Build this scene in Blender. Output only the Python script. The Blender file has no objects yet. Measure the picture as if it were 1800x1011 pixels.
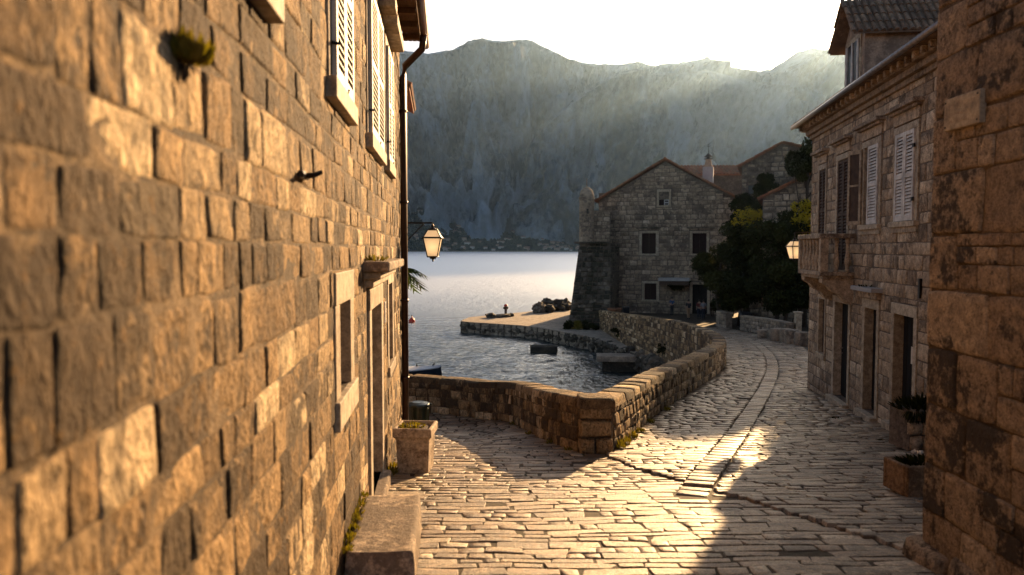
import bpy, math, random
import numpy as np
from mathutils import Vector, noise as mnoise

random.seed(7); RNG = np.random.default_rng(11)
S = bpy.context.scene
COL = S.collection
E = 8.0                      # eye height above the water

# ------------------------------------------------------------------ camera
cam_d = bpy.data.cameras.new("camera"); cam = bpy.data.objects.new("camera", cam_d); COL.objects.link(cam)
FPX = 1300.0
PITCH = math.atan(0.0527)
cam_d.sensor_width = 36.0; cam_d.lens = 36.0 * FPX / 1800.0
cam_d.clip_start = 0.05; cam_d.clip_end = 20000
cam.location = (0, 0, E); cam.rotation_euler = (math.pi / 2 - PITCH, 0, 0)
cam_d.dof.use_dof = True; cam_d.dof.focus_distance = 17.0; cam_d.dof.aperture_fstop = 1.6
S.camera = cam

# ------------------------------------------------------------------ sun, sky, exposure
SUN_AZ, SUN_EL = math.radians(25.0), math.radians(14.6)
sd = Vector((math.sin(SUN_AZ) * math.cos(SUN_EL), math.cos(SUN_AZ) * math.cos(SUN_EL), math.sin(SUN_EL)))
sl = bpy.data.lights.new("sun", 'SUN'); so = bpy.data.objects.new("sun", sl); COL.objects.link(so)
sl.energy = 5.0; sl.angle = math.radians(0.55); sl.color = (1.0, 0.625, 0.295)
so.rotation_euler = (-sd).to_track_quat('-Z', 'Y').to_euler(); so.location = (40, 90, 60)
W = bpy.data.worlds.new("World"); S.world = W; W.use_nodes = True
wn = W.node_tree
bg = wn.nodes.get("Background")
sky = wn.nodes.new("ShaderNodeTexSky"); sky.sky_type = 'NISHITA'; sky.sun_disc = False
sky.sun_elevation = SUN_EL; sky.sun_rotation = SUN_AZ
sky.air_density = 0.55; sky.dust_density = 1.6; sky.ozone_density = 1.0
wb = wn.nodes.new("ShaderNodeMix"); wb.data_type = 'RGBA'; wb.blend_type = 'MULTIPLY'; wb.inputs[0].default_value = 1.0
wb.inputs[7].default_value = (1.0, .90, .77, 1)          # the photograph's warm white balance, the same all over the sky
wn.links.new(sky.outputs[0], wb.inputs[6]); wn.links.new(wb.outputs[2], bg.inputs[0]); bg.inputs[1].default_value = 0.088
S.view_settings.view_transform = 'Standard'; S.view_settings.look = 'None'
S.view_settings.gamma = 1.0; S.view_settings.use_curve_mapping = False
S.view_settings.exposure = 1.5
S.cycles.max_bounces = 8; S.cycles.diffuse_bounces = 4; S.cycles.glossy_bounces = 3
S.cycles.transmission_bounces = 4; S.cycles.volume_bounces = 1; S.cycles.transparent_max_bounces = 8
S.cycles.use_denoising = True
S.cycles.sample_clamp_indirect = 6.0

# ------------------------------------------------------------------ pixel helpers (photo pixels -> rays)
cP, sP = math.cos(PITCH), math.sin(PITCH)
def ray(x, y):
    u, w = x - 900.0, 505.5 - y
    return np.array([u, FPX * cP + w * sP, w * cP - FPX * sP])
def at(x, y, Y):
    """world point on the sight line of photo pixel (x, y), Y metres ahead"""
    r = ray(x, y); t = Y / r[1]
    return np.array([r[0] * t, Y, E + r[2] * t])
def proj(p):
    X, Y, Z = p[0], p[1], p[2] - E
    d = Y * cP - Z * sP; w = Z * cP + Y * sP
    return 900 + FPX * X / max(d, .01), 505.5 - FPX * w / max(d, .01)

# ------------------------------------------------------------------ ground profile (street falls away from the camera)
_gy = np.array([-60, 0, 3, 6.4, 8.7, 11.6, 13.7, 17, 20.4, 26.5, 36, 45, 62, 70, 90, 400])
_gh = np.array([2.0, 2.2, 2.38, 2.64, 2.9, 3.25, 3.46, 3.69, 3.9, 4.17, 4.58, 4.97, 5.72, 6.05, 6.4, 6.6])
_ty = np.linspace(-60, 120, 1801); _th = np.interp(_ty, _gy, _gh)
_k = np.ones(21) / 21; _th = np.convolve(np.pad(_th, 10, mode='edge'), _k, mode='valid')
def sm(x): x = np.clip(x, 0, 1); return x * x * (3 - 2 * x)
def gz(X, Y):
    X = np.asarray(X, float); Y = np.asarray(Y, float)
    h = np.interp(Y, _ty, _th)
    h = h + 0.33 * sm((Y - 11) / 6.0) * sm((1.0 - X) / 2.0) * sm((60 - Y) / 30)
    return E - h
def G(x, y):
    r = ray(x, y); lo, hi = 1.0, 90.0
    for _ in range(60):
        m = (lo + hi) / 2; t = m / r[1]
        if E + r[2] * t > gz(r[0] * t, m): lo = m
        else: hi = m
    t = lo / r[1]
    return np.array([r[0] * t, lo, E + r[2] * t])

# ------------------------------------------------------------------ materials
def nn(nt, t, **kw):
    n = nt.nodes.new(t)
    for k, v in kw.items():
        if k == 'inp':
            for a, b in v.items(): n.inputs[a].default_value = b
        else: setattr(n, k, v)
    return n
def ramp(nt, stops, interp='LINEAR'):
    n = nt.nodes.new('ShaderNodeValToRGB'); cr = n.color_ramp; cr.interpolation = interp
    while len(cr.elements) < len(stops): cr.elements.new(0.5)
    for e, (p, c) in zip(cr.elements, stops):
        e.position = p; e.color = (*c, 1) if len(c) == 3 else c
    return n
def new_mat(name):
    m = bpy.data.materials.new(name); m.use_nodes = True
    return m, m.node_tree, m.node_tree.nodes['Principled BSDF']
def mixc(nt, fac, a, b, mode='MIX'):
    n = nt.nodes.new('ShaderNodeMix'); n.data_type = 'RGBA'; n.blend_type = mode
    for sock, v in ((n.inputs[0], fac), (n.inputs[6], a), (n.inputs[7], b)):
        if isinstance(v, (int, float)): sock.default_value = v
        elif isinstance(v, tuple): sock.default_value = (*v, 1) if len(v) == 3 else v
        else: nt.links.new(v, sock)
    return n.outputs[2]
def tone_coord(nt, k=37.0):
    """world position shifted by the piece's own 'tone' so that no two pieces carry the same pattern"""
    g = nn(nt, 'ShaderNodeNewGeometry'); a = nn(nt, 'ShaderNodeAttribute', attribute_name='tone')
    m = nn(nt, 'ShaderNodeVectorMath', operation='MULTIPLY_ADD')
    c = nn(nt, 'ShaderNodeCombineXYZ')
    for i in range(3): nt.links.new(a.outputs['Fac'], c.inputs[i])
    nt.links.new(c.outputs[0], m.inputs[0]); m.inputs[1].default_value = (k, k * .7, k * 1.3)
    nt.links.new(g.outputs['Position'], m.inputs[2])
    return m.outputs[0], a.outputs['Fac'], g.outputs['Position']
def noise(nt, vec, scale, detail=4, rough=.55, dist=0.0):
    n = nn(nt, 'ShaderNodeTexNoise', inp={'Scale': scale, 'Detail': detail, 'Roughness': rough, 'Distortion': dist})
    nt.links.new(vec, n.inputs['Vector']); return n.outputs['Fac']
def mat_stone(name, cols, stain=(.05, .04, .03), stain_amt=.6, scale=1.0, bump=.6, rough=.85, spec=.3, lichen=None, stretch=1.0, bdist=.02, smin=.52, rvar=0.0, hs=.22, fine=.35, pit=0.0):
    m, nt, b = new_mat(name)
    v, tone, pos = tone_coord(nt)
    r = ramp(nt, [(i / (len(cols) - 1), c) for i, c in enumerate(cols)]); nt.links.new(tone, r.inputs[0])
    if stretch != 1.0:
        mp = nn(nt, 'ShaderNodeMapping'); mp.inputs['Scale'].default_value = (1, 1, stretch); nt.links.new(v, mp.inputs[0]); v2 = mp.outputs[0]
    else: v2 = v
    n1 = noise(nt, v2, 6.0 * scale, 6, .65); n2 = noise(nt, v2, 34 * scale, 4, .6); n3 = noise(nt, pos, 1.1 * scale, 5, .7, .4)
    k = ramp(nt, [(.35, (.55, .55, .55)), (.65, (1.22, 1.2, 1.15))]); nt.links.new(n1, k.inputs[0])
    c = mixc(nt, 1.0, r.outputs[0], k.outputs[0], 'MULTIPLY')
    k2 = ramp(nt, [(.3, (.72, .7, .66)), (.7, (1.15, 1.15, 1.15))]); nt.links.new(n2, k2.inputs[0])
    c = mixc(nt, 1.0, c, k2.outputs[0], 'MULTIPLY')
    if pit:
        n7 = noise(nt, v2, 17 * scale, 5, .7, .5); k7 = ramp(nt, [(.38, (1 - pit,) * 3), (.48, (1, 1, 1)), (.62, (1 + pit * .45,) * 3)]); nt.links.new(n7, k7.inputs[0])
        c = mixc(nt, 1.0, c, k7.outputs[0], 'MULTIPLY')
    # stains (weathering with a shape of its own; some pieces far more stained than others)
    n4 = noise(nt, v2, 9 * scale, 6, .72)
    hsh = nn(nt, 'ShaderNodeMath', operation='MULTIPLY'); nt.links.new(tone, hsh.inputs[0]); hsh.inputs[1].default_value = 27.31
    fr_ = nn(nt, 'ShaderNodeMath', operation='FRACT'); nt.links.new(hsh.outputs[0], fr_.inputs[0])
    s1 = nn(nt, 'ShaderNodeMath', operation='MULTIPLY_ADD'); nt.links.new(n4, s1.inputs[0]); s1.inputs[1].default_value = .55; nt.links.new(n3, s1.inputs[2])
    s2 = nn(nt, 'ShaderNodeMath', operation='MULTIPLY_ADD'); nt.links.new(fr_.outputs[0], s2.inputs[0]); s2.inputs[1].default_value = hs; nt.links.new(s1.outputs[0], s2.inputs[2])
    lo = smin + .275 + hs * .5
    s3 = nn(nt, 'ShaderNodeMath', operation='MULTIPLY'); nt.links.new(s2.outputs[0], s3.inputs[0]); s3.inputs[1].default_value = .5
    k3 = ramp(nt, [(lo * .5, (0, 0, 0)), (lo * .5 + .05, (1, 1, 1))]); nt.links.new(s3.outputs[0], k3.inputs[0])
    fm = nn(nt, 'ShaderNodeMath', operation='MULTIPLY'); nt.links.new(k3.outputs[0], fm.inputs[0]); fm.inputs[1].default_value = stain_amt
    c = mixc(nt, fm.outputs[0], c, stain)
    if lichen:
        n5 = noise(nt, pos, 9 * scale, 4, .6); k5 = ramp(nt, [(.62, (0, 0, 0)), (.7, (.55, .55, .55))]); nt.links.new(n5, k5.inputs[0])
        c = mixc(nt, k5.outputs[0], c, lichen)
    nt.links.new(c, b.inputs['Base Color'])
    b.inputs['Roughness'].default_value = rough; b.inputs['Specular IOR Level'].default_value = spec
    if rvar:
        rr = nn(nt, 'ShaderNodeMapRange', inp={'From Min': .3, 'From Max': .7, 'To Min': rough - rvar, 'To Max': rough + rvar}); nt.links.new(n1, rr.inputs[0]); nt.links.new(rr.outputs[0], b.inputs['Roughness'])
    ad = nn(nt, 'ShaderNodeMath', operation='MULTIPLY_ADD'); nt.links.new(n2, ad.inputs[0]); ad.inputs[1].default_value = fine; nt.links.new(n1, ad.inputs[2])
    if pit:
        ad2 = nn(nt, 'ShaderNodeMath', operation='MULTIPLY_ADD'); nt.links.new(n7, ad2.inputs[0]); ad2.inputs[1].default_value = .9; nt.links.new(ad.outputs[0], ad2.inputs[2]); ad = ad2
    bp = nn(nt, 'ShaderNodeBump', inp={'Strength': bump, 'Distance': bdist}); nt.links.new(ad.outputs[0], bp.inputs['Height'])
    nt.links.new(bp.outputs[0], b.inputs['Normal'])
    return m
def mat_plain(name, col, rough=.6, metal=0.0, var=.25, scale=20, bump=.1, spec=.4, emit=None, coat=0.0):
    m, nt, b = new_mat(name)
    g = nn(nt, 'ShaderNodeNewGeometry')
    n = noise(nt, g.outputs['Position'], scale, 5, .6)
    k = ramp(nt, [(.3, (1 - var,) * 3), (.7, (1 + var,) * 3)]); nt.links.new(n, k.inputs[0])
    nt.links.new(mixc(nt, 1.0, col, k.outputs[0], 'MULTIPLY'), b.inputs['Base Color'])
    b.inputs['Roughness'].default_value = rough; b.inputs['Metallic'].default_value = metal; b.inputs['Specular IOR Level'].default_value = spec
    b.inputs['Coat Weight'].default_value = coat
    if emit: b.inputs['Emission Color'].default_value = (*emit[0], 1); b.inputs['Emission Strength'].default_value = emit[1]
    bp = nn(nt, 'ShaderNodeBump', inp={'Strength': bump, 'Distance': .01}); nt.links.new(n, bp.inputs['Height']); nt.links.new(bp.outputs[0], b.inputs['Normal'])
    return m
def mat_leaf(name, cols, trans=.35):
    m, nt, b = new_mat(name)
    a = nn(nt, 'ShaderNodeAttribute', attribute_name='tone')
    r = ramp(nt, [(i / (len(cols) - 1), c) for i, c in enumerate(cols)]); nt.links.new(a.outputs['Fac'], r.inputs[0])
    nt.links.new(r.outputs[0], b.inputs['Base Color']); b.inputs['Roughness'].default_value = .8; b.inputs['Specular IOR Level'].default_value = .06
    t = nn(nt, 'ShaderNodeBsdfTranslucent'); nt.links.new(mixc(nt, 1.0, r.outputs[0], (1.5, 1.5, .5), 'MULTIPLY'), t.inputs[0])
    mx = nn(nt, 'ShaderNodeMixShader', inp={0: trans}); nt.links.new(b.outputs[0], mx.inputs[1]); nt.links.new(t.outputs[0], mx.inputs[2])
    nt.links.new(mx.outputs[0], nt.nodes['Material Output'].inputs[0])
    return m

M = {}
M['gold'] = mat_stone('golden_limestone', [(.13, .08, .038), (.37, .24, .12), (.48, .32, .165), (.24, .15, .072), (.56, .40, .23), (.80, .62, .40)], stain=(.05, .031, .017), stain_amt=.88, scale=1.5, bump=1.0, bdist=.06, fine=.8, pit=.55, lichen=(.24, .12, .02), stretch=.6, smin=.51, hs=.45)
M['gold_mortar'] = mat_stone('old_lime_mortar', [(.2, .135, .075), (.29, .2, .115)], stain=(.05, .033, .02), stain_amt=.8, scale=2.5, bump=1.0, bdist=.04, smin=.46)
M['trim'] = mat_stone('dressed_limestone', [(.40, .32, .23), (.46, .38, .28), (.5, .42, .32)], stain=(.16, .11, .07), stain_amt=.5, scale=1.5, bump=.25, rough=.75)
M['pale'] = mat_stone('pale_ashlar', [(.28, .2, .135), (.43, .325, .225), (.52, .40, .285), (.35, .26, .18), (.47, .365, .26), (.66, .53, .39)], stain=(.07, .05, .034), stain_amt=.72, scale=1.3, bump=.7, smin=.55, pit=.25)
M['pale_mortar'] = mat_stone('grey_mortar', [(.17, .13, .1), (.22, .17, .13)], stain=(.05, .04, .03), scale=2, bump=.8)
M['grey'] = mat_stone('grey_rubble_stone', [(.24, .18, .125), (.35, .265, .19), (.42, .325, .235), (.29, .22, .155), (.37, .285, .205), (.52, .41, .31)], stain=(.055, .043, .034), stain_amt=.7, scale=.5, bump=.8, bdist=.05, smin=.52)
M['grey_mortar'] = mat_stone('weathered_mortar', [(.15, .118, .09), (.21, .165, .125)], stain=(.04, .03, .025), scale=1, bump=.8)
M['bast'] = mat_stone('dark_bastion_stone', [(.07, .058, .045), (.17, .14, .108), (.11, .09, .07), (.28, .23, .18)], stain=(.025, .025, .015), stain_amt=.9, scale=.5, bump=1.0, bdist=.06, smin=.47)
M['corner'] = mat_stone('stained_block', [(.36, .25, .16), (.42, .30, .195), (.3, .205, .13), (.5, .37, .25)], stain=(.038, .026, .016), stain_amt=.93, scale=2.0, bump=.9, smin=.505, hs=.13, pit=.35, bdist=.03)
M['corner_mortar'] = mat_stone('stained_mortar', [(.12, .08, .05), (.16, .11, .07)], stain=(.03, .02, .015), scale=2, bump=1.0)
M['pave'] = mat_stone('worn_paving_limestone', [(.19, .135, .09), (.33, .25, .175), (.41, .32, .225), (.26, .185, .125), (.38, .29, .2), (.54, .44, .32)], stain=(.085, .06, .04), stain_amt=.8, scale=2.6, bump=.9, hs=.3, pit=.4, rough=.44, spec=.4, rvar=.14, bdist=.014, smin=.5)
M['earth'] = mat_stone('joint_earth', [(.05, .036, .024), (.07, .05, .034)], stain=(.04, .035, .015), scale=3, bump=.9)
M['quay'] = mat_stone('quay_concrete', [(.34, .28, .22), (.40, .33, .26)], stain=(.15, .12, .09), stain_amt=.6, scale=.5, bump=.5)
M['rock'] = mat_stone('shore_rock', [(.06, .05, .038), (.13, .105, .08), (.2, .165, .13)], stain=(.022, .02, .014), stain_amt=.85, scale=1, bump=1.0, bdist=.06, smin=.46)
M['planter'] = mat_stone('cast_stone_planter', [(.50, .39, .285), (.55, .43, .315)], stain=(.12, .07, .04), stain_amt=.75, scale=3, bump=.4, rough=.8)
M['bench'] = mat_stone('bench_stone', [(.46, .36, .27), (.54, .43, .33)], stain=(.12, .09, .068), stain_amt=.75, scale=2.6, bump=1.0, smin=.44)
M['trough'] = mat_stone('trough_stone', [(.26, .16, .09), (.3, .19, .11)], stain=(.07, .04, .02), stain_amt=.7, scale=3, bump=.9)
M['white'] = mat_plain('white_shutter_paint', (.54, .51, .47), .6, var=.34, scale=5)
M['brown'] = mat_plain('dark_brown_paint', (.016, .006, .005), .95, var=.4, scale=14)
M['oldwood'] = mat_plain('weathered_wood', (.06, .036, .022), .8, var=.5, scale=8, bump=.4)
M['soffit'] = mat_plain('eave_boards', (.16, .085, .04), .8, var=.5, scale=6, bump=.4)
M['door'] = mat_plain('dark_door', (.005, .004, .0035), .95, var=.4, scale=10)
M['void'] = mat_plain('dark_glass', (.010, .009, .009), .25, var=.1)
M['iron'] = mat_plain('black_iron', (.018, .015, .013), .45, .6, var=.3, scale=30)
M['pipe'] = mat_plain('brown_pipe', (.055, .026, .016), .4, .3, var=.4, scale=6)
M['zinc'] = mat_plain('zinc_gutter', (.28, .26, .25), .45, .7, var=.3, scale=8)
M['tile'] = mat_stone('terracotta_tile', [(.22, .07, .035), (.32, .11, .05), (.26, .13, .075), (.38, .16, .08)], stain=(.07, .045, .03), stain_amt=.6, scale=.8, bump=.5)
M['oldtile'] = mat_stone('weathered_brown_tile', [(.2, .12, .075), (.28, .18, .115), (.24, .17, .12), (.34, .23, .15)], stain=(.08, .06, .045), stain_amt=.6, scale=.8, bump=.5)
M['plaster'] = mat_stone('old_plaster', [(.36, .27, .2), (.42, .32, .24)], stain=(.16, .11, .08), stain_amt=.6, scale=.7, bump=.3)
M['chim'] = mat_plain('grey_render', (.33, .32, .31), .85, var=.15, scale=3)
M['binp'] = mat_plain('dark_green_plastic', (.008, .02, .013), .28, var=.2, spec=.6)
M['binb'] = mat_plain('black_plastic', (.012, .012, .014), .35, var=.2)
M['soil'] = mat_plain('dry_soil', (.06, .04, .025), .95, var=.5, scale=60, bump=.6)
M['lamp'] = None
M['boat'] = mat_plain('navy_hull', (.012, .02, .035), .35, var=.2)
M['boatw'] = mat_plain('boat_cover', (.42, .43, .45), .6, var=.2)
M['red'] = mat_plain('red_buoy', (.5, .035, .015), .5, var=.2)
M['paper'] = mat_plain('paper', (.6, .55, .47), .8, var=.15)
M['plate'] = mat_plain('white_plate', (.8, .77, .72), .4, var=.1)
M['skin'] = mat_plain('skin', (.36, .21, .15), .6)
M['hair'] = mat_plain('dark_hair', (.02, .014, .01), .6)
def cloth(n, c): return mat_plain(n, c, .9, var=.25, scale=25)
M['blue'] = cloth('blue_cloth', (.03, .08, .2)); M['darkc'] = cloth('dark_cloth', (.02, .02, .024)); M['tan'] = cloth('tan_cloth', (.3, .19, .11))
M['redc'] = cloth('red_cloth', (.12, .018, .015)); M['greyc'] = cloth('light_grey_cloth', (.22, .23, .25)); M['denim'] = cloth('dark_denim', (.025, .03, .045))
M['leafd'] = mat_leaf('dark_leaves', [(.009, .011, .004), (.017, .021, .006), (.03, .033, .008)], .12)
M['leafy'] = mat_leaf('sun_tinted_leaves', [(.16, .14, .015), (.28, .22, .025), (.4, .28, .03)], .5)  # yellow of low sunlight put into the leaf colour
M['leafm'] = mat_leaf('weed_leaves', [(.08, .075, .012), (.15, .125, .02), (.2, .15, .035)], .35)
M['palm'] = mat_leaf('palm_leaves', [(.025, .045, .012), (.05, .075, .02)], .35)
M['bark'] = mat_plain('bark', (.05, .035, .024), .9, var=.5, scale=10, bump=.6)
def mat_lamp():
    m, nt, b = new_mat('frosted_lantern_glass')
    b.inputs['Base Color'].default_value = (.75, .68, .55, 1); b.inputs['Roughness'].default_value = .4
    b.inputs['Emission Color'].default_value = (1, .80, .56, 1); b.inputs['Emission Strength'].default_value = .10
    t = nn(nt, 'ShaderNodeBsdfTranslucent', inp={0: (.85, .74, .55, 1)})
    mx = nn(nt, 'ShaderNodeMixShader', inp={0: .5}); nt.links.new(b.outputs[0], mx.inputs[1]); nt.links.new(t.outputs[0], mx.inputs[2])
    nt.links.new(mx.outputs[0], nt.nodes['Material Output'].inputs[0]); return m
M['lamp'] = mat_lamp()

# ------------------------------------------------------------------ object helpers
WL = {}                                                  # world location of every object that may be a parent
def V3(p): return np.array([float(p[0]), float(p[1]), float(p[2])])
def tag(o, label=None, cat=None, group=None, kind=None):
    if label: o['label'] = label
    if cat: o['category'] = cat
    if group: o['group'] = group
    if kind: o['kind'] = kind
    return o
def thing(name, loc, label, cat, group=None):
    o = bpy.data.objects.new(name, None); o.empty_display_size = .2; COL.objects.link(o)
    o.location = Vector(V3(loc)); WL[o] = V3(loc)
    return tag(o, label, cat, group)
def mesh_obj(name, verts, faces, mat, parent=None, tone=None, smooth=False, origin=None, fmat=None, kind=None):
    verts = np.asarray(verts, float)
    c = (verts.min(0) + verts.max(0)) / 2 if origin is None else V3(origin)
    me = bpy.data.meshes.new(name)
    me.from_pydata((verts - c).tolist(), [], faces if isinstance(faces, list) else faces.tolist())
    for m in (mat if isinstance(mat, (list, tuple)) else [mat]): me.materials.append(m)
    if fmat is not None: me.polygons.foreach_set('material_index', np.asarray(fmat, np.int32))
    if tone is not None:
        a = me.attributes.new('tone', 'FLOAT', 'POINT')
        t = np.full(len(verts), tone, np.float32) if np.isscalar(tone) else np.asarray(tone, np.float32)
        a.data.foreach_set('value', t)
    if smooth: me.polygons.foreach_set('use_smooth', np.ones(len(me.polygons), bool))
    me.update()
    o = bpy.data.objects.new(name, me); COL.objects.link(o)
    WL[o] = c
    if parent is not None:
        o.parent = parent; o.location = Vector(c - WL[parent])
    else: o.location = Vector(c)
    if kind: o['kind'] = kind
    return o

class Fr:
    """an upright plane: origin at eye level, u along it, v up, n outwards"""
    def __init__(s, o, u, n=None):
        s.o = V3(o); s.u = np.array([u[0], u[1], 0.0]) / math.hypot(u[0], u[1]); s.v = np.array([0, 0, 1.0])
        s.n = np.array([s.u[1], -s.u[0], 0.0]) if n is None else np.array([n[0], n[1], 0.0]) / math.hypot(n[0], n[1])
    def P(s, u, v, n=0.0): return s.o + s.u * u + s.v * v + s.n * n
    def PA(s, a): return s.o + np.outer(a[:, 0], s.u) + np.outer(a[:, 1], s.v) + np.outer(a[:, 2], s.n)
    def hit(s, x, y, n=0.0):
        r = ray(x, y); o = np.array([0, 0, E]); q = s.o + s.n * n
        t = np.dot(q - o, s.n) / np.dot(r, s.n); p = o + r * t
        return float(np.dot(p - s.o, s.u)), float(p[2] - s.o[2])

class MB:
    def __init__(s): s.v = []; s.f = []; s.t = []; s.m = []
    def add(s, verts, faces, tone=.5, mi=0):
        b = len(s.v); verts = [tuple(map(float, q)) for q in verts]; s.v += verts
        s.f += [tuple(i + b for i in f) for f in faces]; s.t += [tone] * len(verts); s.m += [mi] * len(faces)
        return s
    def quad(s, a, b, c, d, tone=.5, mi=0): return s.add([a, b, c, d], [(0, 1, 2, 3)], tone, mi)
    def hexa(s, p, tone=.5, mi=0):
        return s.add(p, [(0, 3, 2, 1), (4, 5, 6, 7), (0, 1, 5, 4), (1, 2, 6, 5), (2, 3, 7, 6), (3, 0, 4, 7)], tone, mi)
    def box(s, fr, u0, u1, v0, v1, n0, n1, tone=.5, mi=0):
        p = [fr.P(u0, v0, n0), fr.P(u1, v0, n0), fr.P(u1, v0, n1), fr.P(u0, v0, n1), fr.P(u0, v1, n0), fr.P(u1, v1, n0), fr.P(u1, v1, n1), fr.P(u0, v1, n1)]
        return s.hexa(p, tone, mi)
    def wbox(s, x0, x1, y0, y1, z0, z1, tone=.5, mi=0):
        return s.hexa([(x0, y0, z0), (x1, y0, z0), (x1, y1, z0), (x0, y1, z0), (x0, y0, z1), (x1, y0, z1), (x1, y1, z1), (x0, y1, z1)], tone, mi)
    def tube(s, pts, r, seg=8, tone=.5, mi=0, cap=True):
        pts = [V3(p) for p in pts]; rs = r if isinstance(r, (list, tuple)) else [r] * len(pts)
        vs = []; fs = []
        for i, p in enumerate(pts):
            d = pts[min(i + 1, len(pts) - 1)] - pts[max(i - 1, 0)]; d = d / (np.linalg.norm(d) + 1e-9)
            a = np.array([0, 0, 1.0]) if abs(d[2]) < .9 else np.array([1.0, 0, 0])
            e1 = np.cross(d, a); e1 /= np.linalg.norm(e1); e2 = np.cross(d, e1)
            for k in range(seg):
                q = 2 * math.pi * k / seg; vs.append(p + rs[i] * (math.cos(q) * e1 + math.sin(q) * e2))
        for i in range(len(pts) - 1):
            for k in range(seg):
                a, b2 = i * seg + k, i * seg + (k + 1) % seg; fs.append((a, b2, b2 + seg, a + seg))
        if cap: fs.append(tuple(range(seg))[::-1]); fs.append(tuple(range((len(pts) - 1) * seg, len(pts) * seg)))
        return s.add(vs, fs, tone, mi)
    def lathe(s, c, prof, seg=16, tone=.5, mi=0, phase=0.0):
        c = V3(c); vs = []; fs = []
        for (r, z) in prof:
            for k in range(seg):
                q = 2 * math.pi * k / seg + phase; vs.append(c + np.array([r * math.cos(q), r * math.sin(q), z]))
        for i in range(len(prof) - 1):
            for k in range(seg):
                a, b2 = i * seg + k, i * seg + (k + 1) % seg; fs.append((a, b2, b2 + seg, a + seg))
        fs.append(tuple(range(seg))[::-1]); fs.append(tuple(range((len(prof) - 1) * seg, len(prof) * seg)))
        return s.add(vs, fs, tone, mi)
    def build(s, name, mat, parent=None, smooth=False, origin=None, bevel=0, kind=None, tone=None):
        o = mesh_obj(name, s.v, s.f, mat, parent, tone if tone is not None else s.t, smooth, origin, s.m, kind)
        if bevel:
            md = o.modifiers.new('bevel', 'BEVEL'); md.width = bevel; md.segments = 2; md.limit_method = 'ANGLE'
        return o

# ------------------------------------------------------------------ stones
def vnoise(x, y, seed=0):
    xi = np.floor(x).astype(np.int64); yi = np.floor(y).astype(np.int64); fx = x - xi; fy = y - yi
    def h(a, b):
        n = (a * 374761393 + b * 668265263 + seed * 1442695041) & 0x7fffffff
        n = ((n ^ (n >> 13)) * 1274126177) & 0x7fffffff
        return ((n ^ (n >> 16)) & 0xffff) / 65535.0
    u = fx * fx * (3 - 2 * fx); v = fy * fy * (3 - 2 * fy)
    return (h(xi, yi) * (1 - u) + h(xi + 1, yi) * u) * (1 - v) + (h(xi, yi + 1) * (1 - u) + h(xi + 1, yi + 1) * u) * v
def fbm(x, y, o=5, seed=0, ridged=False, g=.5):
    s = 0; a = 1; t = 0
    for i in range(o):
        n = vnoise(x * 2 ** i + 17.3 * i, y * 2 ** i + 9.1 * i, seed + i)
        if ridged: n = 1 - np.abs(2 * n - 1)
        s = s + a * n; t += a; a *= g
    return s / t

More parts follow.
